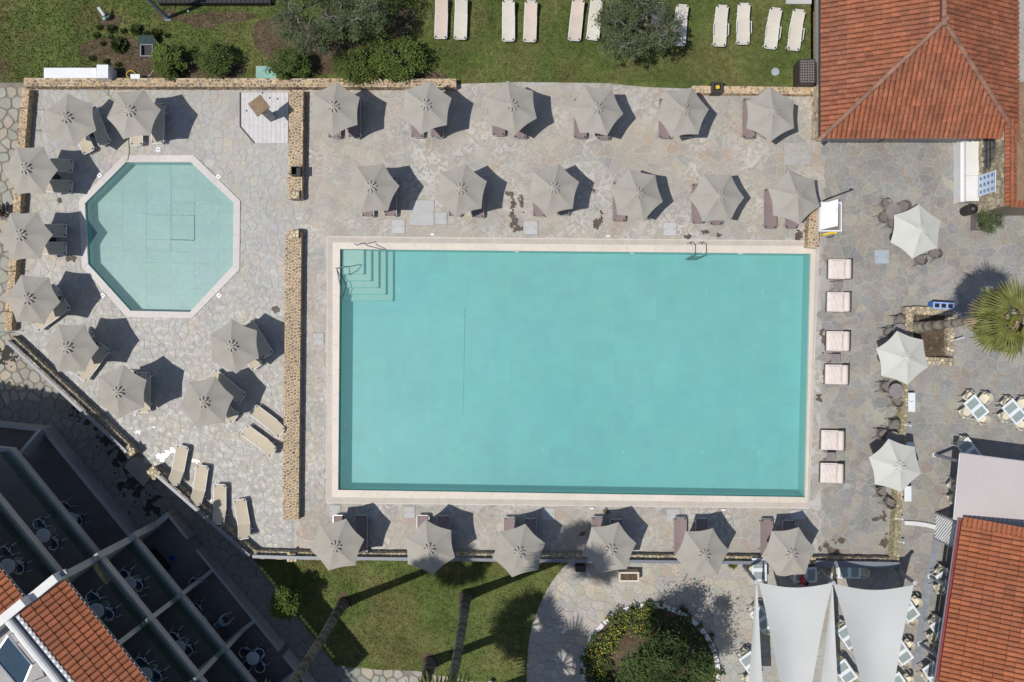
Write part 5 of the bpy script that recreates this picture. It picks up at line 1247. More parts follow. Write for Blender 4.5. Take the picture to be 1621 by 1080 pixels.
b = MB(); fbox(b, -21.0, -19.75, -4.32, -3.98, 7.76, 8.3); fbox(b, -25.0, -21.0, -4.32, -3.98, 7.76, 8.8); b.build('roof_party_wall', M_plastw, lb)  # same wall in white plaster, so its sunlit top stays bright by colour
b = MB(); fbox(b, -19.74, -19.5, -4.25, -4.05, 7.7512, 7.9); b.build('party_wall_cap', M_rail, lb)
sp = thing('solar_collector', 'dark blue tilted solar water collector on the flat roof at the lower left', 'solar panel')
q = [at(13, 1006, 8.9), at(51, 1052, 8.4), at(34, 1092, 8.4), at(-10, 1040, 8.9)]
b = MB(); b.add([tuple(p) for p in q] + [tuple(p - Vector((0, 0, .08))) for p in q], [(3, 2, 1, 0), (4, 5, 6, 7), (0, 1, 5, 4), (1, 2, 6, 5), (2, 3, 7, 6), (3, 0, 4, 7)]); b.build('glass_panel', M_solar, sp)
for i in range(4): MB().bar(q[i] + Vector((0, 0, .01)), q[(i + 1) % 4] + Vector((0, 0, .01)), .06, .06).build('frame_bar', M_alu, sp)
for p in q: MB().tube([(p.x, p.y, 7.5), (p.x, p.y, p.z - .08)], .02, 6).build('strut', M_alu, sp)
# balcony furniture
GRB = 'round white balcony tables'; GMC = 'metal balcony chairs'
bt_list = [(112, 822, G0, 'on the ground terrace of the left wing', [(104, 800, -60), (127, 823, 190)]), (68, 848, 1.85, 'on the first floor of the left wing', [(66, 828, -80), (89, 860, 160)]), (11.5, 897, 4.55, 'on the second floor balcony, photo edge', [(12, 872, -80), (35, 897, 170)]),
           (204, 924.5, 1.85, 'on the first balcony right of the party wall', [(200, 908, -90), (222, 925, 180), (214, 944, 130)]), (152, 967.5, 4.55, 'on the top balcony, upper bay', [(150, 943, -70), (176, 970, 180)]),
           (282.5, 1025.5, 1.85, 'on the first balcony, second bay', [(277, 1006, -80), (300, 1027, 175)]), (229, 1069, 4.55, 'on the top balcony, lower bay', [(226, 1046, -70), (251, 1068, 170)]),
           (318, 985, G0, 'on the ground terrace by the person', [(312, 960, -85), (311, 920, -60)]), (400, 1042.5, G0, 'on the ground terrace at the bottom end', [(389, 1030, -45), (413, 1031, -135), (389, 1056, 45), (414, 1054, 140)])]
for x, y, z, lab, ch in bt_list:
    z = GF if z == G0 else z
    table(KRW, x, y, 0, 'round white table ' + lab, GRB, z)
    for i, (cx, cy, a) in enumerate(ch): chair(KM, cx, cy, a, 'thin metal chair %s, %s at its table' % (lab.replace('on the ', 'on ').replace('on top', 'on the top').replace('first balcony right of the party wall', 'first balcony by the party wall').replace(' of the left wing', ', left wing'), ['upper left one', 'lower right one', 'third one'][i] if len(ch) < 4 else ['upper left', 'upper right', 'lower left', 'lower right'][i]), GMC, z)
G0 = GF
lbx = at(245, 893, G0 + .4); t = thing('sofa', 'dark low bench against the partition of the ground terrace', 'bench', (lbx.x, lbx.y, G0), an); MB().box((0, 0, .2), (.7, 1.3, .4)).build('seat', M_blackc, t); MB().box((-.3, 0, .55), (.12, 1.3, .35)).build('backrest', M_blackc, t)
small = at(271, 884, G0 + .3); t = thing('bucket', 'small dark blue bucket on the ground terrace floor', 'bucket', (small.x, small.y, G0)); MB().lathe([(.11, 0), (.15, .28), (.13, .28), (.11, .05)], 14).build('body', M_blue, t); MB().tube([(-.14, 0, .28), (0, 0, .4), (.14, 0, .28)], .008, 5).build('handle', M_dark, t)
# ================================================================== SAILS AND POLES
def sail(label, pts, sag=.25, n=14):
    """pts: four corners A B C D (AB top edge, curved)"""
    A, B, C, D = [Vector(p) for p in pts]; b = MB(); vs = []
    for i in range(n + 1):
        for j in range(n + 1):
            u_, v_ = i / n, j / n; p = A.lerp(B, u_).lerp(D.lerp(C, u_), v_)
            ex = math.sin(math.pi * u_) * (1 - v_) ** 3; p += (D.lerp(C, u_) - A.lerp(B, u_)).normalized() * ex * .9 * ((B - A).length / 3.6) * .30
            ey = math.sin(math.pi * v_); p += (A.lerp(D, v_) - B.lerp(C, v_)) * (u_ - .5) * -.05 * ey * -1
            p.z -= sag * math.sin(math.pi * u_) * math.sin(math.pi * (.1 + .8 * v_)); vs.append(p)
    m_ = len(vs)
    b.add(vs + [q - Vector((0, 0, .006)) for q in vs], [(i * (n + 1) + j, i * (n + 1) + j + 1, (i + 1) * (n + 1) + j + 1, (i + 1) * (n + 1) + j) for i in range(n) for j in range(n)] + [(m_ + i * (n + 1) + j, m_ + (i + 1) * (n + 1) + j, m_ + (i + 1) * (n + 1) + j + 1, m_ + i * (n + 1) + j + 1) for i in range(n) for j in range(n)])
    return tag(b.build('shade_sail', M_sail, None, True), label, 'shade sail', 'white shade sails')
sail('wide white shade sail, left one of the two big ones at the bottom right', [at(1201, 922, 3.1), at(1318, 923, 3.3), at(1281, 1110, 3.6), at(1240, 1110, 3.6)])
sail('wide white shade sail, right one of the two big ones at the bottom right', [at(1319, 924, 3.3), at(1447, 926, 3.1), at(1411, 1110, 3.6), at(1371, 1110, 3.6)])
sail('narrow white shade sail squeezed between the two big ones', [at(1316.5, 928, 3.0), at(1318.5, 928, 3.0), at(1328, 1110, 2.8), at(1296, 1110, 2.8)], .05)
sail('narrow white shade sail left of the two big ones', [at(1196.5, 924, 3.0), at(1198.5, 924, 3.0), at(1209, 1110, 2.7), at(1183, 1110, 2.7)], .05)
for (x, y, xt, yt, lab) in ((1177, 895, 1197, 921, 'left one'), (1291, 897, 1319, 923, 'middle one'), (1416, 899, 1448, 923, 'right one')):
    p = g(x, y); q_ = at(xt, yt, 3.25); t = thing('sail_pole', 'leaning grey metal pole holding the white sails, ' + lab, 'pole', (p.x, p.y, -.05)); d = q_ - Vector((p.x, p.y, -.05))
    MB().tube([(0, 0, 0), d], .085, 12).build('pole', M_rail, t); MB().tube([d, d * 1.015], .1, 12).build('pole_cap', M_alu, t); MB().lathe([(.16, 0), (.16, .03)], 12).build('foot_plate', M_alu, t)
    MB().tube([d * .99, d * .99 + Vector((.02, -.2, -.05))], .012, 5).build('shackle', M_dark, t)
# ================================================================== DECK ITEMS
def slab(x, y, wx, wy, label, m=M_hatch, rz=0, name='floor_hatch', frame=True):
    p = g(x, y); t = thing(name, label, 'hatch', (p.x, p.y, 0), R(rz), None)
    MB().box((0, 0, .012), (wx / 32, wy / 32, .045)).build('lid', m, t)
    b = MB(); a, c = wx / 64 + .02, wy / 64 + .02
    for q_ in ((0, c, 2 * a + .04, .04), (0, -c, 2 * a + .04, .04), (a, 0, .04, 2 * c - .04), (-a, 0, .04, 2 * c - .04)): b.box((q_[0], q_[1], .008), (q_[2], q_[3], .04))
    b.build('frame', M_grout_cafe, t)
    for s_ in (-1, 1): MB().box((s_ * (a - .1), 0, .036), (.02, .1, .012)).build('lifting_slot', M_wick, t)
    return t
slab(667.5, 337, 38, 39, 'largest pale square floor hatch, between the first and second parasols above the pool'); slab(698, 346, 18, 18, 'small pale hatch touching the right side of the largest hatch')
slab(630, 359, 20, 21, 'pale hatch just above the pool, left of the largest hatch'); slab(840, 361, 21, 20, 'pale hatch above the pool beside the wet streaks'); slab(1060, 363, 20, 20, 'pale hatch above the pool, left of the ladder')
slab(530, 809, 17, 17, 'pale hatch below the lower left pool corner'); slab(648, 811, 17, 17, 'pale hatch below the pool, left of the second bottom parasol'); slab(868, 814, 19, 18, 'pale hatch below the pool, right of the third bottom parasol'); slab(1066, 816, 19, 18, 'pale hatch below the pool, left of the fifth bottom parasol')
slab(1263, 815, 24, 14, 'pale hatch in the parasol shade below the lower right pool corner'); slab(1395.5, 407, 21, 20, 'blue grey hatch on the cafe terrace below the round table', M_hatchb); slab(504, 537, 16, 18, 'pale square slab lying left of the pool edge')
slab(1262, 244, 42, 34, 'mottled pale slab near the corner of the tiled building', M_stone_kids); slab(422, 116, 30, 19, 'aqua tank lid behind the stone wall, left of the dark shrub', M_aqua).location.z = .05
p = g(1227, 114); t = thing('floor_hatch', 'round pale disc lid in the lawn left of the lattice bin', 'hatch', (p.x, p.y, .03)); MB().lathe([(.2, 0), (.2, .02), (.17, .03)], 20).build('lid', M_hatchb, t)
for x, y, lab in ((685, 371.5, 'left'), (963, 374, 'right')):
    p = g(x, y); t = thing('depth_marker', 'tiny white marker block at the upper edge of the big pool, %s one' % lab, 'marker', (p.x, p.y, 0)); MB().box((0, 0, .04), (.2, .1, .08)).build('block', M_white, t)
for x, y, lab in ((937, 804.5, 'left'), (1145, 807, 'right')):
    p = g(x, y); t = thing('depth_marker', 'tiny white marker block at the lower edge of the big pool, %s one' % lab, 'marker', (p.x, p.y, 0)); MB().box((0, 0, .04), (.2, .1, .08)).build('block', M_white, t)
# outdoor shower tray and tower
tray_img = [(381, 147), (457, 147), (456, 227), (403, 227), (381, 201)]
tray = thing('shower_tray', 'white boarded shower floor with a dark slot along its left edge', 'shower floor')
tp = GL(tray_img); bd = ccw(tp)
for i in range(11):
    x0_, x1_ = g(381 + i * 7, 0).x + .004, g(381 + (i + 1) * 7, 0).x - .004; q = [(x0_, -0 + g(0, 228).y), (x1_, g(0, 228).y), (x1_, g(0, 146).y), (x0_, g(0, 146).y)]
    for a in range(len(bd)):
        p, p2 = bd[a], bd[(a + 1) % len(bd)]; ex, ey = p2[0] - p[0], p2[1] - p[1]; L = math.hypot(ex, ey); q = clip(q, ey / L, -ex / L, ey / L * p[0] - ex / L * p[1])
        if len(q) < 3: break
    if len(q) >= 3: MB().prism(q, -.01, .05).build('floor_board', M_deckb, tray)
b = MB(); b.bar(Vector((*tp[0], .05)), Vector((*tp[4], .05)), .06, .07); b.bar(Vector((*tp[4], .0512)), Vector((*tp[3], .0512)), .06, .07); b.build('dark_edge', M_dark, tray)
for x, y in ((427.5, 155.5), (440, 157), (391, 176), (416, 148)):
    p = g(x, y); MB().lathe([(.045, .05), (.045, .058)], 10, (p.x, p.y, 0)).build('drain', M_dark, tray)
pc = g(430, 186); sh = thing('shower_tower', 'grey shower pillar with a square weathered brown top', 'shower', (pc.x, pc.y, 0), R(45 - 8))
MB().box((0, 0, .98), (.34, .34, 1.96)).build('pillar', M_rail if False else M_plaster, sh); MB().box((0, 0, 2.0), (.74, .74, .08)).build('top_plate', M_wood, sh); MB().box((.0, -.19, 1.2), (.05, .04, .12)).build('tap', M_chrome, sh)
for s_ in (-1, 1): MB().tube([(s_ * .18, 0, 1.75), (s_ * .3, 0, 1.7), (s_ * .3, 0, 1.65)], .015, 6).build('shower_head', M_chrome, sh)
p = at(468.5, 271, .75); t = thing('wall_bin', 'square black bin standing on the ochre stone wall', 'bin', (p.x, p.y, .45))
b = MB()
for dx, dy, wx, wy in ((0, .2, .44, .04), (0, -.2, .44, .04), (.2, 0, .04, .36), (-.2, 0, .04, .36)): b.box((dx, dy, .2), (wx, wy, .4))
b.build('body', M_black, t); MB().box((0, 0, .05), (.36, .36, .06)).build('bin_floor', M_black, t)
# white low box wall and fixtures in the planted bed
def wblock(x0, y0, x1, y1, z, label, name='white_block'):
    a, c = at(x0, y0, z), at(x1, y1, z); t = thing(name, label, 'block', ((a.x + c.x) / 2, (a.y + c.y) / 2, 0)); MB().box((0, 0, z / 2), (abs(c.x - a.x), abs(c.y - a.y), z)).build('body', M_white, t)
    MB().box((0, 0, z + .008), (abs(c.x - a.x) + .02, abs(c.y - a.y) + .02, .016)).build('cap', M_white, t)
wblock(70, 108, 152.5, 123.5, .55, 'long low white painted block behind the wall in the upper left'); wblock(153.5, 103, 171, 123.5, .95, 'taller white painted block at the right end of the long one'); wblock(207, 118, 221, 124.5, .5, 'tiny white painted block right of the tall one by the hoses')
t = thing('garden_hose', 'thin green hose running from the bed over the wall into the paddling pool', 'hose')
hp = [at(152, 109, .6), at(156, 120, .55), at(157, 130, .54), at(163, 142, .3), at(172, 152, .03), at(185, 162, .03), at(196, 180, .03), at(197, 205, .03), at(203, 222, .03), at(204, 238, .05), at(202, 252, .08), at(194, 264, -.05), at(184, 277, -.3)]
MB().tube([(q.x, q.y, q.z) for q in hp], .018, 6).build('tube', M_hose, t)
t = thing('garden_hose', 'coiled yellow hose beside the tiny white block', 'hose'); MB().tube([tuple(at(207 + 7 * math.cos(a), 118 + 6 * math.sin(a), .1 + a * .02)) for a in [i * .5 for i in range(16)]], .018, 6).build('tube', M_ypaint, t)
t = thing('garden_hose', 'pale hose curling out from the first round shrub to the wall', 'hose'); MB().tube([tuple(at(x, y, .08)) for x, y in ((228, 123), (238, 119), (243, 110), (248, 104), (252, 100))], .018, 6).build('tube', M_hatch, t)
# open hatch box
p = g(236, 83); t = thing('hatch_box', 'dark green open hatch box with raised lid beside the first round shrub', 'box', (p.x, p.y, 0))
b = MB()
for dx, dy, wx, wy in ((0, .28, .62, .05), (0, -.28, .62, .05), (.29, 0, .05, .51), (-.29, 0, .05, .51)): b.box((dx, dy, .15), (wx, wy, .3))
b.build('frame', M_rail, t); MB().box((0, 0, .06), (.52, .5, .1)).build('pit', M_black, t)
b = MB(); b.add([(-.42, .3, .32), (.62, .3, .32), (.45, .62, .62), (-.2, .62, .62), (-.42, .3, .29), (.62, .3, .29), (.45, .62, .59), (-.2, .62, .59)], [(0, 1, 2, 3), (7, 6, 5, 4), (0, 4, 5, 1), (1, 5, 6, 2), (2, 6, 7, 3), (3, 7, 4, 0)]); b.build('lid', M_green, t)
# antenna like post and tall pole
p = g(175, 29); t = thing('garden_lamp', 'short garden lamp with a white arm, standing in the bare patch at the upper left', 'lamp', (p.x, p.y, .03))
MB().lathe([(.14, 0), (.12, .3), (.0, .34)], 14).build('base', M_green, t); b = MB(); b.bar((-.1, -.05, .45), (-.22, .22, .75), .13, .05); b.build('arm', M_white, t); MB().lathe([(.08, .2), (.08, .24)], 12, (-.2, -.12, 0)).build('dish', M_aqua, t)
p0 = g(266, 29); t = thing('mast', 'tall blue grey mast reaching out of the upper left of the photo', 'mast', (p0.x, p0.y, 0)); MB().box((0, 0, 2.2), (.14, .14, 4.4)).build('post', M_rail, t); MB().box((0, 0, 4.42), (.5, .14, .06)).build('cross_arm', M_rail, t); MB().box((0, 0, .03), (.3, .3, .06)).build('foot', M_rail, t)
p = g(299, 18.5); t = thing('ground_light', 'tiny white ground light in the grass near the mast shadow', 'lamp', (p.x, p.y, .03)); MB().lathe([(.05, 0), (.05, .1), (.0, .12)], 10).build('body', M_white, t)
t = thing('black_slat_box', 'low black slatted box at the top left photo border', 'slatted box'); a, c = at(250, -60, .4), at(428, 5, .4); MB().box(((a.x + c.x) / 2 , (a.y + c.y) / 2, .2), (c.x - a.x, a.y - c.y, .4)).build('body', M_black, t)  # plain black box with slats, a dark band at the lawn border
b = MB()
for i in range(24): b.box((a.x + .12 + i * (c.x - a.x - .2) / 23.5, (a.y + c.y) / 2, .415), (.16, a.y - c.y, .03))
b.build('top_slats', M_black, t)
# lattice litter bin, ash bin, yellow thing
p = at(1278, 113, .9); t = thing('lattice_bin', 'large dark brown slatted litter box at the lawn edge by the building', 'bin', (p.x, p.y, 0)); MB().box((0, 0, .42), (.72, 1.1, .84)).build('body', M_black, t)
b = MB()
for i in range(6): b.box((-.3 + i * .12, 0, .9), (.045, 1.1, .02))
for j in range(9): b.box((0, -.5 + j * .125, .885), (.7, .05, .02))
b.build('lattice_top', M_pot, t)
for s_ in ((-.37, 0, .05, 1.12), (.37, 0, .05, 1.12), (0, .56, .74, .05), (0, -.56, .74, .05)): MB().box((s_[0], s_[1], .46), (s_[2], s_[3], .92)).build('side_panel', M_dark, t)
p = at(1135.5, 138, .6); t = thing('ash_bin', 'small dark square bin with a yellow inside, standing in the gap of the lawn wall', 'bin', (p.x, p.y, 0))
b = MB()
for dx, dy, wx, wy in ((0, .22, .52, .08), (0, -.22, .52, .08), (.22, 0, .08, .36), (-.22, 0, .08, .36)): b.box((dx, dy, .32), (wx, wy, .64))
b.build('body', M_dark, t); MB().box((0, 0, .3), (.36, .36, .56)).build('filling', M_black, t); MB().box((.02, 0, .6), (.17, .17, .03), .3).build('yellow_lid', M_ypaint, t)
# white lidded box with black hose reel and shower arm
p = at(1316, 343, .8); t = thing('white_cabinet', 'white cabinet with its big lid ajar, right of the middle row of parasols', 'cabinet', (p.x, p.y, 0))
b = MB(); 
for dx, dy, wx, wy in ((0, .68, 1.1, .07), (0, -.68, 1.1, .07), (.52, 0, .07, 1.29), (-.52, 0, .07, 1.29)): b.box((dx, dy, .37), (wx, wy, .74))
b.build('body', M_white, t); MB().box((0, 0, .3), (.97, 1.28, .55)).build('inner_box', M_wick, t)
b = MB(); b.add([(-.54, -.64, .8), (.18, -.5, 1.15), (.2, .78, 1.15), (-.5, .62, .8), (-.54, -.64, .76), (.18, -.5, 1.11), (.2, .78, 1.11), (-.5, .62, .76)], [(0, 1, 2, 3), (7, 6, 5, 4), (0, 4, 5, 1), (1, 5, 6, 2), (2, 6, 7, 3), (3, 7, 4, 0)]); b.build('lid', M_white, t)
MB().tube([(.14, .18, 1.17), (.1, .22, 1.2), (.1, .3, 1.2), (.14, .34, 1.17)], .012, 5).build('handle', M_alu, t)
p = g(1303, 318); t = thing('black_pole', 'black pole arm reaching right from the wall end above the white cabinet', 'pole', (p.x, p.y, 0)); MB().tube([(0, 0, 0), (0, 0, 1.0)], .035, 8).build('stand', M_black, t); b = MB(); b.bar((0, 0, 1.0), (1.05, .38, 1.02), .05, .05); b.build('arm', M_black, t); MB().box((.9, .38, 1.05), (.05, .12, .06)).build('hook', M_dark, t)
p = g(1306, 372); t = thing('fire_hose_valve', 'yellow pipe and valve below the white cabinet', 'valve', (p.x, p.y, 0)); MB().tube([(-.22, -.08, .05), (-.22, -.04, .4), (.05, .02, .45), (.25, .06, .45)], .055, 8).build('pipe', M_ypaint, t); MB().box((.27, .06, .5), (.17, .17, .16)).build('valve_box', M_ypaint, t); MB().tube([(.1, -.12, .02), (.3, -.1, .06), (.42, -.02, .05)], .03, 6).build('hose_end', M_black, t)
# small wall lamps on the narrow wall
for x, y, lab in ((1438, 636, 'uppermost'), (1435, 673, 'second'), (1422, 821, 'third'), (1424, 858, 'lowest')):
    p = at(x, y, .55); t = thing('wall_lamp', 'small white lamp arm on the narrow stone wall, %s' % lab, 'lamp', (p.x, p.y, .5), 0, 'small lamps on the narrow wall'); MB().tube([(-.12, .03, .03), (.2, -.03, .06)], .02, 6).build('arm', M_white, t); MB().lathe([(.04, .02), (.045, .1)], 8, (.18, -.03, 0)).build('head', M_white, t)
for x, y, lab in ((1515, 505, 'upper'), (1510, 537, 'lower')):
    p = g(x, y); t = thing('wall_lamp', 'small white lamp at the right edge of the palm bed, %s one' % lab, 'lamp', (p.x, p.y, 0)); MB().tube([(0, 0, 0), (0, 0, .5)], .02, 6).build('stem', M_white, t); MB().tube([(-.2, -.04, .5), (.22, .08, .52)], .025, 6).build('arm', M_white, t)
for x0, y0, x1, y1, lab in ((1438, 622, 1449, 652, 'in the sun below the middle cream parasol'), (1435, 700, 1447, 722, 'in the shade above the lowest cream parasol'), (1432, 770, 1443, 794, 'half under the lowest cream parasol')):
    a, c = at(x0, y0, .5), at(x1, y1, .5); t = thing('white_bench', 'narrow white bench against the stone wall, ' + lab, 'bench', ((a.x + c.x) / 2, (a.y + c.y) / 2, 0)); MB().box((0, 0, .46), (abs(a.x - c.x), abs(a.y - c.y), .06)).build('seat', M_tabw, t)
    for s_ in (-1, 1): MB().box((0, s_ * (abs(a.y - c.y) / 2 - .08), .22), (abs(a.x - c.x) - .04, .06, .42)).build('leg', M_white, t)
# planter box + black box at the lower wall
p = atlow(993, 908); t = thing('stone_trough', 'cream rimmed trough planter under the fourth bottom row parasol', 'planter', (p.x, p.y, p.z)); b = MB()
for dx, dy, wx, wy in ((0, .2, 1.0, .08), (0, -.2, 1.0, .08), (.46, 0, .08, .32), (-.46, 0, .08, .32)): b.box((dx, dy, .3), (wx, wy, .6))
b.build('rim', M_coping, t); MB().box((0, 0, .28), (.84, .32, .5)).build('soil', M_soil, t)
p = atlow(918, 897); t = thing('black_box', 'black speaker box at the wall, top of the curved path', 'box', (p.x, p.y, p.z)); MB().box((0, 0, .2), (.5, .32, .4)).build('body', M_black, t); MB().box((0, 0, .405), (.42, .24, .012)).build('top_panel', M_dark, t)
p = atlow(777, 1077); t = thing('ball_lamp', 'small white ball lamp in the lawn at the bottom photo edge', 'lamp', (p.x, p.y, p.z)); MB().lathe([(.02, 0), (.02, .2), (.1, .26), (.13, .34), (.1, .43), (.02, .46)], 14).build('globe', M_white, t)
# white arm at drain corner etc: wet patches
from mathutils import noise as mnoise
def wet(cx, cy, rx, ry, z=.024, amp=.5, n=90, fn=g, m=None, name='wet_patch'):
    zf = z if callable(z) else (lambda x, y: z); c = fn(cx, cy); ax, ay = rx / 32 * 1.5, ry / 32 * 1.5; b = MB(); off = Vector((cx * .37, cy * .53, 0))
    keep = lambda x, y: mnoise.noise(Vector((x * 3.2, y * 3.2, 0)) + off) * .9 + mnoise.noise(Vector((x * 9, y * 9, 3)) + off) * .35 > math.hypot((x - c.x) / ax, (y - c.y) / ay) * .95 - .52
    for q in voronoi((c.x - ax * 1.2, c.y - ay * 1.2, c.x + ax * 1.2, c.y + ay * 1.2), .075, keep, 0, .45):
        b.add([(p[0], p[1], zf(p[0], p[1])) for p in q], [tuple(range(len(q)))])
    if not b.f: return None
    o = b.build(name, m or M_wet); o['kind'] = 'structure'; return o
for i, (x, y, rx, ry) in enumerate(((808, 306, 5, 4), (812, 320, 4, 9), (813, 345, 5, 16), (826, 322, 3, 14), (820, 362, 7, 6), (945, 355, 8, 12), (952, 337, 3, 10), (1115, 367, 7, 3), (1138, 373, 7, 3), (1085, 374, 7, 3), (940, 302, 4, 3), (1262, 372, 9, 9), (1302, 535, 5, 15), (1298, 628, 4, 9), (1305, 590, 3, 6), (1316, 870, 14, 10), (1335, 880, 18, 5), (1396, 861, 10, 5), (1402, 850, 3, 10), (1390, 822, 10, 3), (1400, 815, 3, 10), (1332, 855, 5, 6), (958, 810, 5, 3), (920, 845, 5, 6), (95, 320, 5, 4), (110, 410, 8, 4), (437, 488, 5, 6))): wet(x, y, rx, ry, .0242 + .0004 * i)
M_pud = mat('puddle water', (.24, .24, .24), .09, ((4, .2), (30, .1)), (7, .12, .01), 'world', spec=.9)
for i, (x, y, rx, ry) in enumerate(((262, 722, 9, 6), (272, 714, 5, 4), (214, 656, 4, 4), (190, 662, 3, 4), (219, 683, 4, 2), (313, 730, 7, 2), (330, 740, 6, 2), (335, 791, 4, 4), (245, 676, 5, 2))):
    wet(x, y, rx, ry, .026 + .0004 * i, m=M_pud, name='puddle')
# dark blotches lying between the stones of the diagonal path
M_blotch = mat('dark path blotch', (.030, .028, .022), .8, ((3, .3), (20, .3)), (30, .6, .01), 'world')
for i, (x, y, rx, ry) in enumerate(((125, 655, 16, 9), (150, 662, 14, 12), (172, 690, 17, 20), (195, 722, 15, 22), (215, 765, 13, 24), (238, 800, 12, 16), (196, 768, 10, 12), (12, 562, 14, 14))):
    wet(x, y, rx * 1.1, ry * 1.1, (lambda k: lambda x_, y_: lowz(x_, y_) + .0065 + .0004 * k)(i), fn=atlow, m=M_blotch, name='dark_blotch')
# ================================================================== PEOPLE
def skinned(name, joints, edges, m, parent, sub=2):
    me = bpy.data.meshes.new(name); me.from_pydata([j[:3] for j in joints], edges, []); me.materials.append(m); o = bpy.data.objects.new(name, me); COL.objects.link(o); o.parent = parent
    md = o.modifiers.new('skin', 'SKIN'); md.use_smooth_shade = True
    for i, j in enumerate(joints): me.skin_vertices[0].data[i].radius = (j[3], j[4] if len(j) > 4 else j[3])
    me.skin_vertices[0].data[0].use_root = True; s_ = o.modifiers.new('sub', 'SUBSURF'); s_.levels = sub; s_.render_levels = sub
    ca = me.color_attributes.new('tint', 'FLOAT_COLOR', 'POINT'); ca.data.foreach_set('color', [1.0] * 4 * len(me.vertices))
    return o
def person(label, loc, rz, J, shirt, trousers):
    """J: dict of joints, figure looks along +y"""
    t = thing('person', label, 'person', loc, rz)
    V_ = {k: Vector(v_) for k, v_ in J.items()}
    names = ['pelvis', 'belly', 'chest', 'neck', 'head', 'crown']; rad = {'pelvis': .13, 'belly': .12, 'chest': .135, 'neck': .055, 'head': .085, 'crown': .07}
    joints = []; edges = []; ix = {}
    def add(k, r, par=None): ix[k] = len(joints); joints.append((*V_[k], r)); par and edges.append((ix[par], ix[k]))
    add('pelvis', .13); 
    for a, b_ in zip(names[1:], names): add(a, rad[a], b_)
    for s_ in 'lr':
        for k, r, par in (('hip', .085, 'pelvis'), ('knee', .055, 'hip'), ('ankle', .038, 'knee'), ('toe', .035, 'ankle')): add(k + s_, r, par + s_ if par != 'pelvis' else 'pelvis')
        for k, r, par in (('sho', .055, 'chest'), ('elb', .04, 'sho'), ('wri', .026, 'elb'), ('palm', .032, 'wri')): add(k + s_, r, par + s_ if par != 'chest' else 'chest')
        d = (V_['palm' + s_] - V_['wri' + s_]).normalized(); sd = d.cross(Vector((0, 0, 1))).normalized()
        for f in range(4):
            V_['f%d%s' % (f, s_)] = V_['palm' + s_] + d * (.075 - .008 * abs(f - 1.3)) + sd * (f - 1.5) * .024; V_['g%d%s' % (f, s_)] = V_['f%d%s' % (f, s_)] + d * .03 + Vector((0, 0, -.03))
            add('f%d%s' % (f, s_), .009, 'palm' + s_); add('g%d%s' % (f, s_), .008, 'f%d%s' % (f, s_))
        V_['t' + s_] = V_['palm' + s_] + sd * -.06 + d * .01; add('t' + s_, .011, 'wri' + s_)
    skinned('body', joints, edges, M_skin, t)
    def sub_(name, ks, es, m, grow):
        loc_ = {k: i for i, k in enumerate(ks)}; skinned(name, [(*V_[k], joints[ix[k]][3] * grow + .006) for k in ks], [(loc_[a], loc_[b_]) for a, b_ in es], m, t)
    for s_ in 'lr': V_['slv' + s_] = V_['elb' + s_].lerp(V_['wri' + s_], .75); ix['slv' + s_] = ix['elb' + s_]; V_['kn2' + s_] = V_['hip' + s_].lerp(V_['knee' + s_], .95); ix['kn2' + s_] = ix['knee' + s_]
    V_['collar'] = V_['chest'].lerp(V_['neck'], .7); ix['collar'] = ix['belly']; V_['waist'] = V_['pelvis'].lerp(V_['belly'], .4); ix['waist'] = ix['pelvis']
    sub_('shirt', ['belly', 'waist', 'collar', 'chest', 'shol', 'elbl', 'slvl', 'shor', 'elbr', 'slvr'], [('belly', 'waist'), ('chest', 'collar'), ('belly', 'chest'), ('chest', 'shol'), ('shol', 'elbl'), ('elbl', 'slvl'), ('chest', 'shor'), ('shor', 'elbr'), ('elbr', 'slvr')], shirt, 1.14)
    sub_('trousers', ['pelvis', 'hipl', 'kn2l', 'hipr', 'kn2r'], [('pelvis', 'hipl'), ('hipl', 'kn2l'), ('pelvis', 'hipr'), ('hipr', 'kn2r')], trousers, 1.2)
    for s_ in 'lr': skinned('shoe', [(*V_['ankle' + s_], .045), (*V_['toe' + s_], .042)], [(0, 1)], M_blackc, t)
    fd = (V_['face'] - V_['head']).normalized(); upd = (V_['crown'] - V_['head']).normalized()
    h = MB(); c = V_['head'] + upd * .05 - fd * .02; vs = []
    for i in range(9):
        for j in range(16):
            th = math.pi * i / 8 * .62; ph = 2 * math.pi * j / 16; sd = fd.cross(upd); rr = .115
            q = c + (upd * math.cos(th) + (fd * math.cos(ph) + sd * math.sin(ph)) * math.sin(th)) * rr
            vs.append(q - fd * .012 * math.sin(th))
    h.add(vs, [(i * 16 + j, i * 16 + (j + 1) % 16, (i + 1) * 16 + (j + 1) % 16, (i + 1) * 16 + j) for i in range(8) for j in range(16)]); h.build('hair', M_hair, t, True)
    sd = fd.cross(upd); f0 = V_['head'] + fd * .085
    b = MB(); b.add([f0 + upd * .02, f0 + sd * .012 - upd * .02, f0 - sd * .012 - upd * .02, f0 + fd * .022 - upd * .015], [(0, 1, 3), (0, 3, 2), (1, 2, 3)]); b.build('nose', M_skin, t)
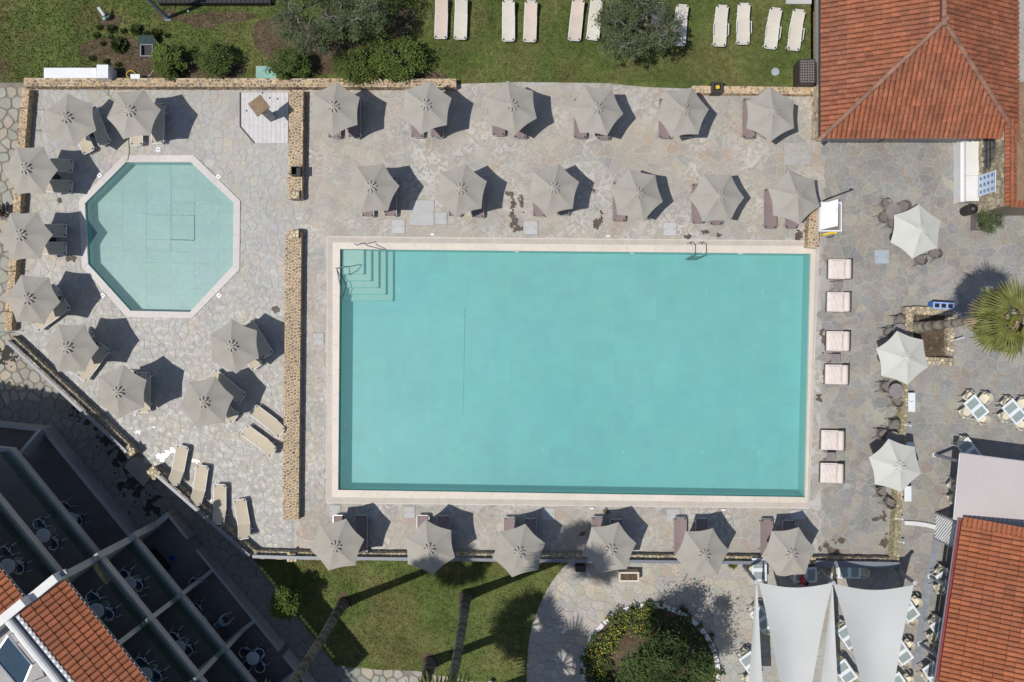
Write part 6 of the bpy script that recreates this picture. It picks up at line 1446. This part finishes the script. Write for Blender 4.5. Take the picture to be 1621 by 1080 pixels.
    for s_ in (-1, 1): MB().box(f0 + sd * .03 * s_ + upd * .02, (.014, .014, .01)).build('eye', M_black, t); MB().box(V_['head'] + sd * .09 * s_, (.02, .03, .04)).build('ear', M_skin, t)
    MB().box(f0 - upd * .04, (.03, .01, .01)).build('mouth', M_red, t)
    return t
# standing, bent forward on the ground terrace
Jb = dict(pelvis=(0, -.05, .92), belly=(0, .08, 1.02), chest=(0, .30, 1.12), neck=(0, .44, 1.14), head=(0, .54, 1.12), crown=(0, .64, 1.13), face=(0, .56, 1.0),
          hipl=(-.1, -.05, .86), kneel=(-.11, .02, .47), anklel=(-.11, -.04, .07), toel=(-.12, .12, .04), hipr=(.1, -.05, .86), kneer=(.11, .05, .47), ankler=(.11, 0, .07), toer=(.12, .16, .04),
          shol=(-.18, .32, 1.1), elbl=(-.24, .45, .86), wril=(-.16, .62, .70), palml=(-.14, .69, .68), shor=(.18, .32, 1.1), elbr=(.26, .44, .86), wrir=(.2, .62, .72), palmr=(.18, .69, .70))
pq = at(345, 988, -.1); person('person in red shorts and blue grey top bending forward on the ground terrace', (pq.x, pq.y, G0), R(-58), Jb, M_bcloth, M_red)
Js = dict(pelvis=(0, 0, .52), belly=(0, .01, .68), chest=(0, .03, .92), neck=(0, .04, 1.08), head=(0, .06, 1.2), crown=(0, .06, 1.3), face=(0, .16, 1.19),
          hipl=(-.1, .02, .50), kneel=(-.13, .43, .50), anklel=(-.13, .43, .08), toel=(-.14, .58, .04), hipr=(.1, .02, .50), kneer=(.13, .43, .50), ankler=(.13, .45, .08), toer=(.14, .60, .04),
          shol=(-.18, .03, .98), elbl=(-.24, .12, .74), wril=(-.16, .34, .68), palml=(-.13, .41, .68), shor=(.18, .03, .98), elbr=(.24, .12, .74), wrir=(.16, .34, .68), palmr=(.13, .41, .68))
pq = at(1268, 918, .5); person('seated person with dark hair and a dark red top below the last bottom row parasol', (pq.x, pq.y, lowz(pq.x, pq.y) - .02), R(-60), Js, M_red, M_blackc)
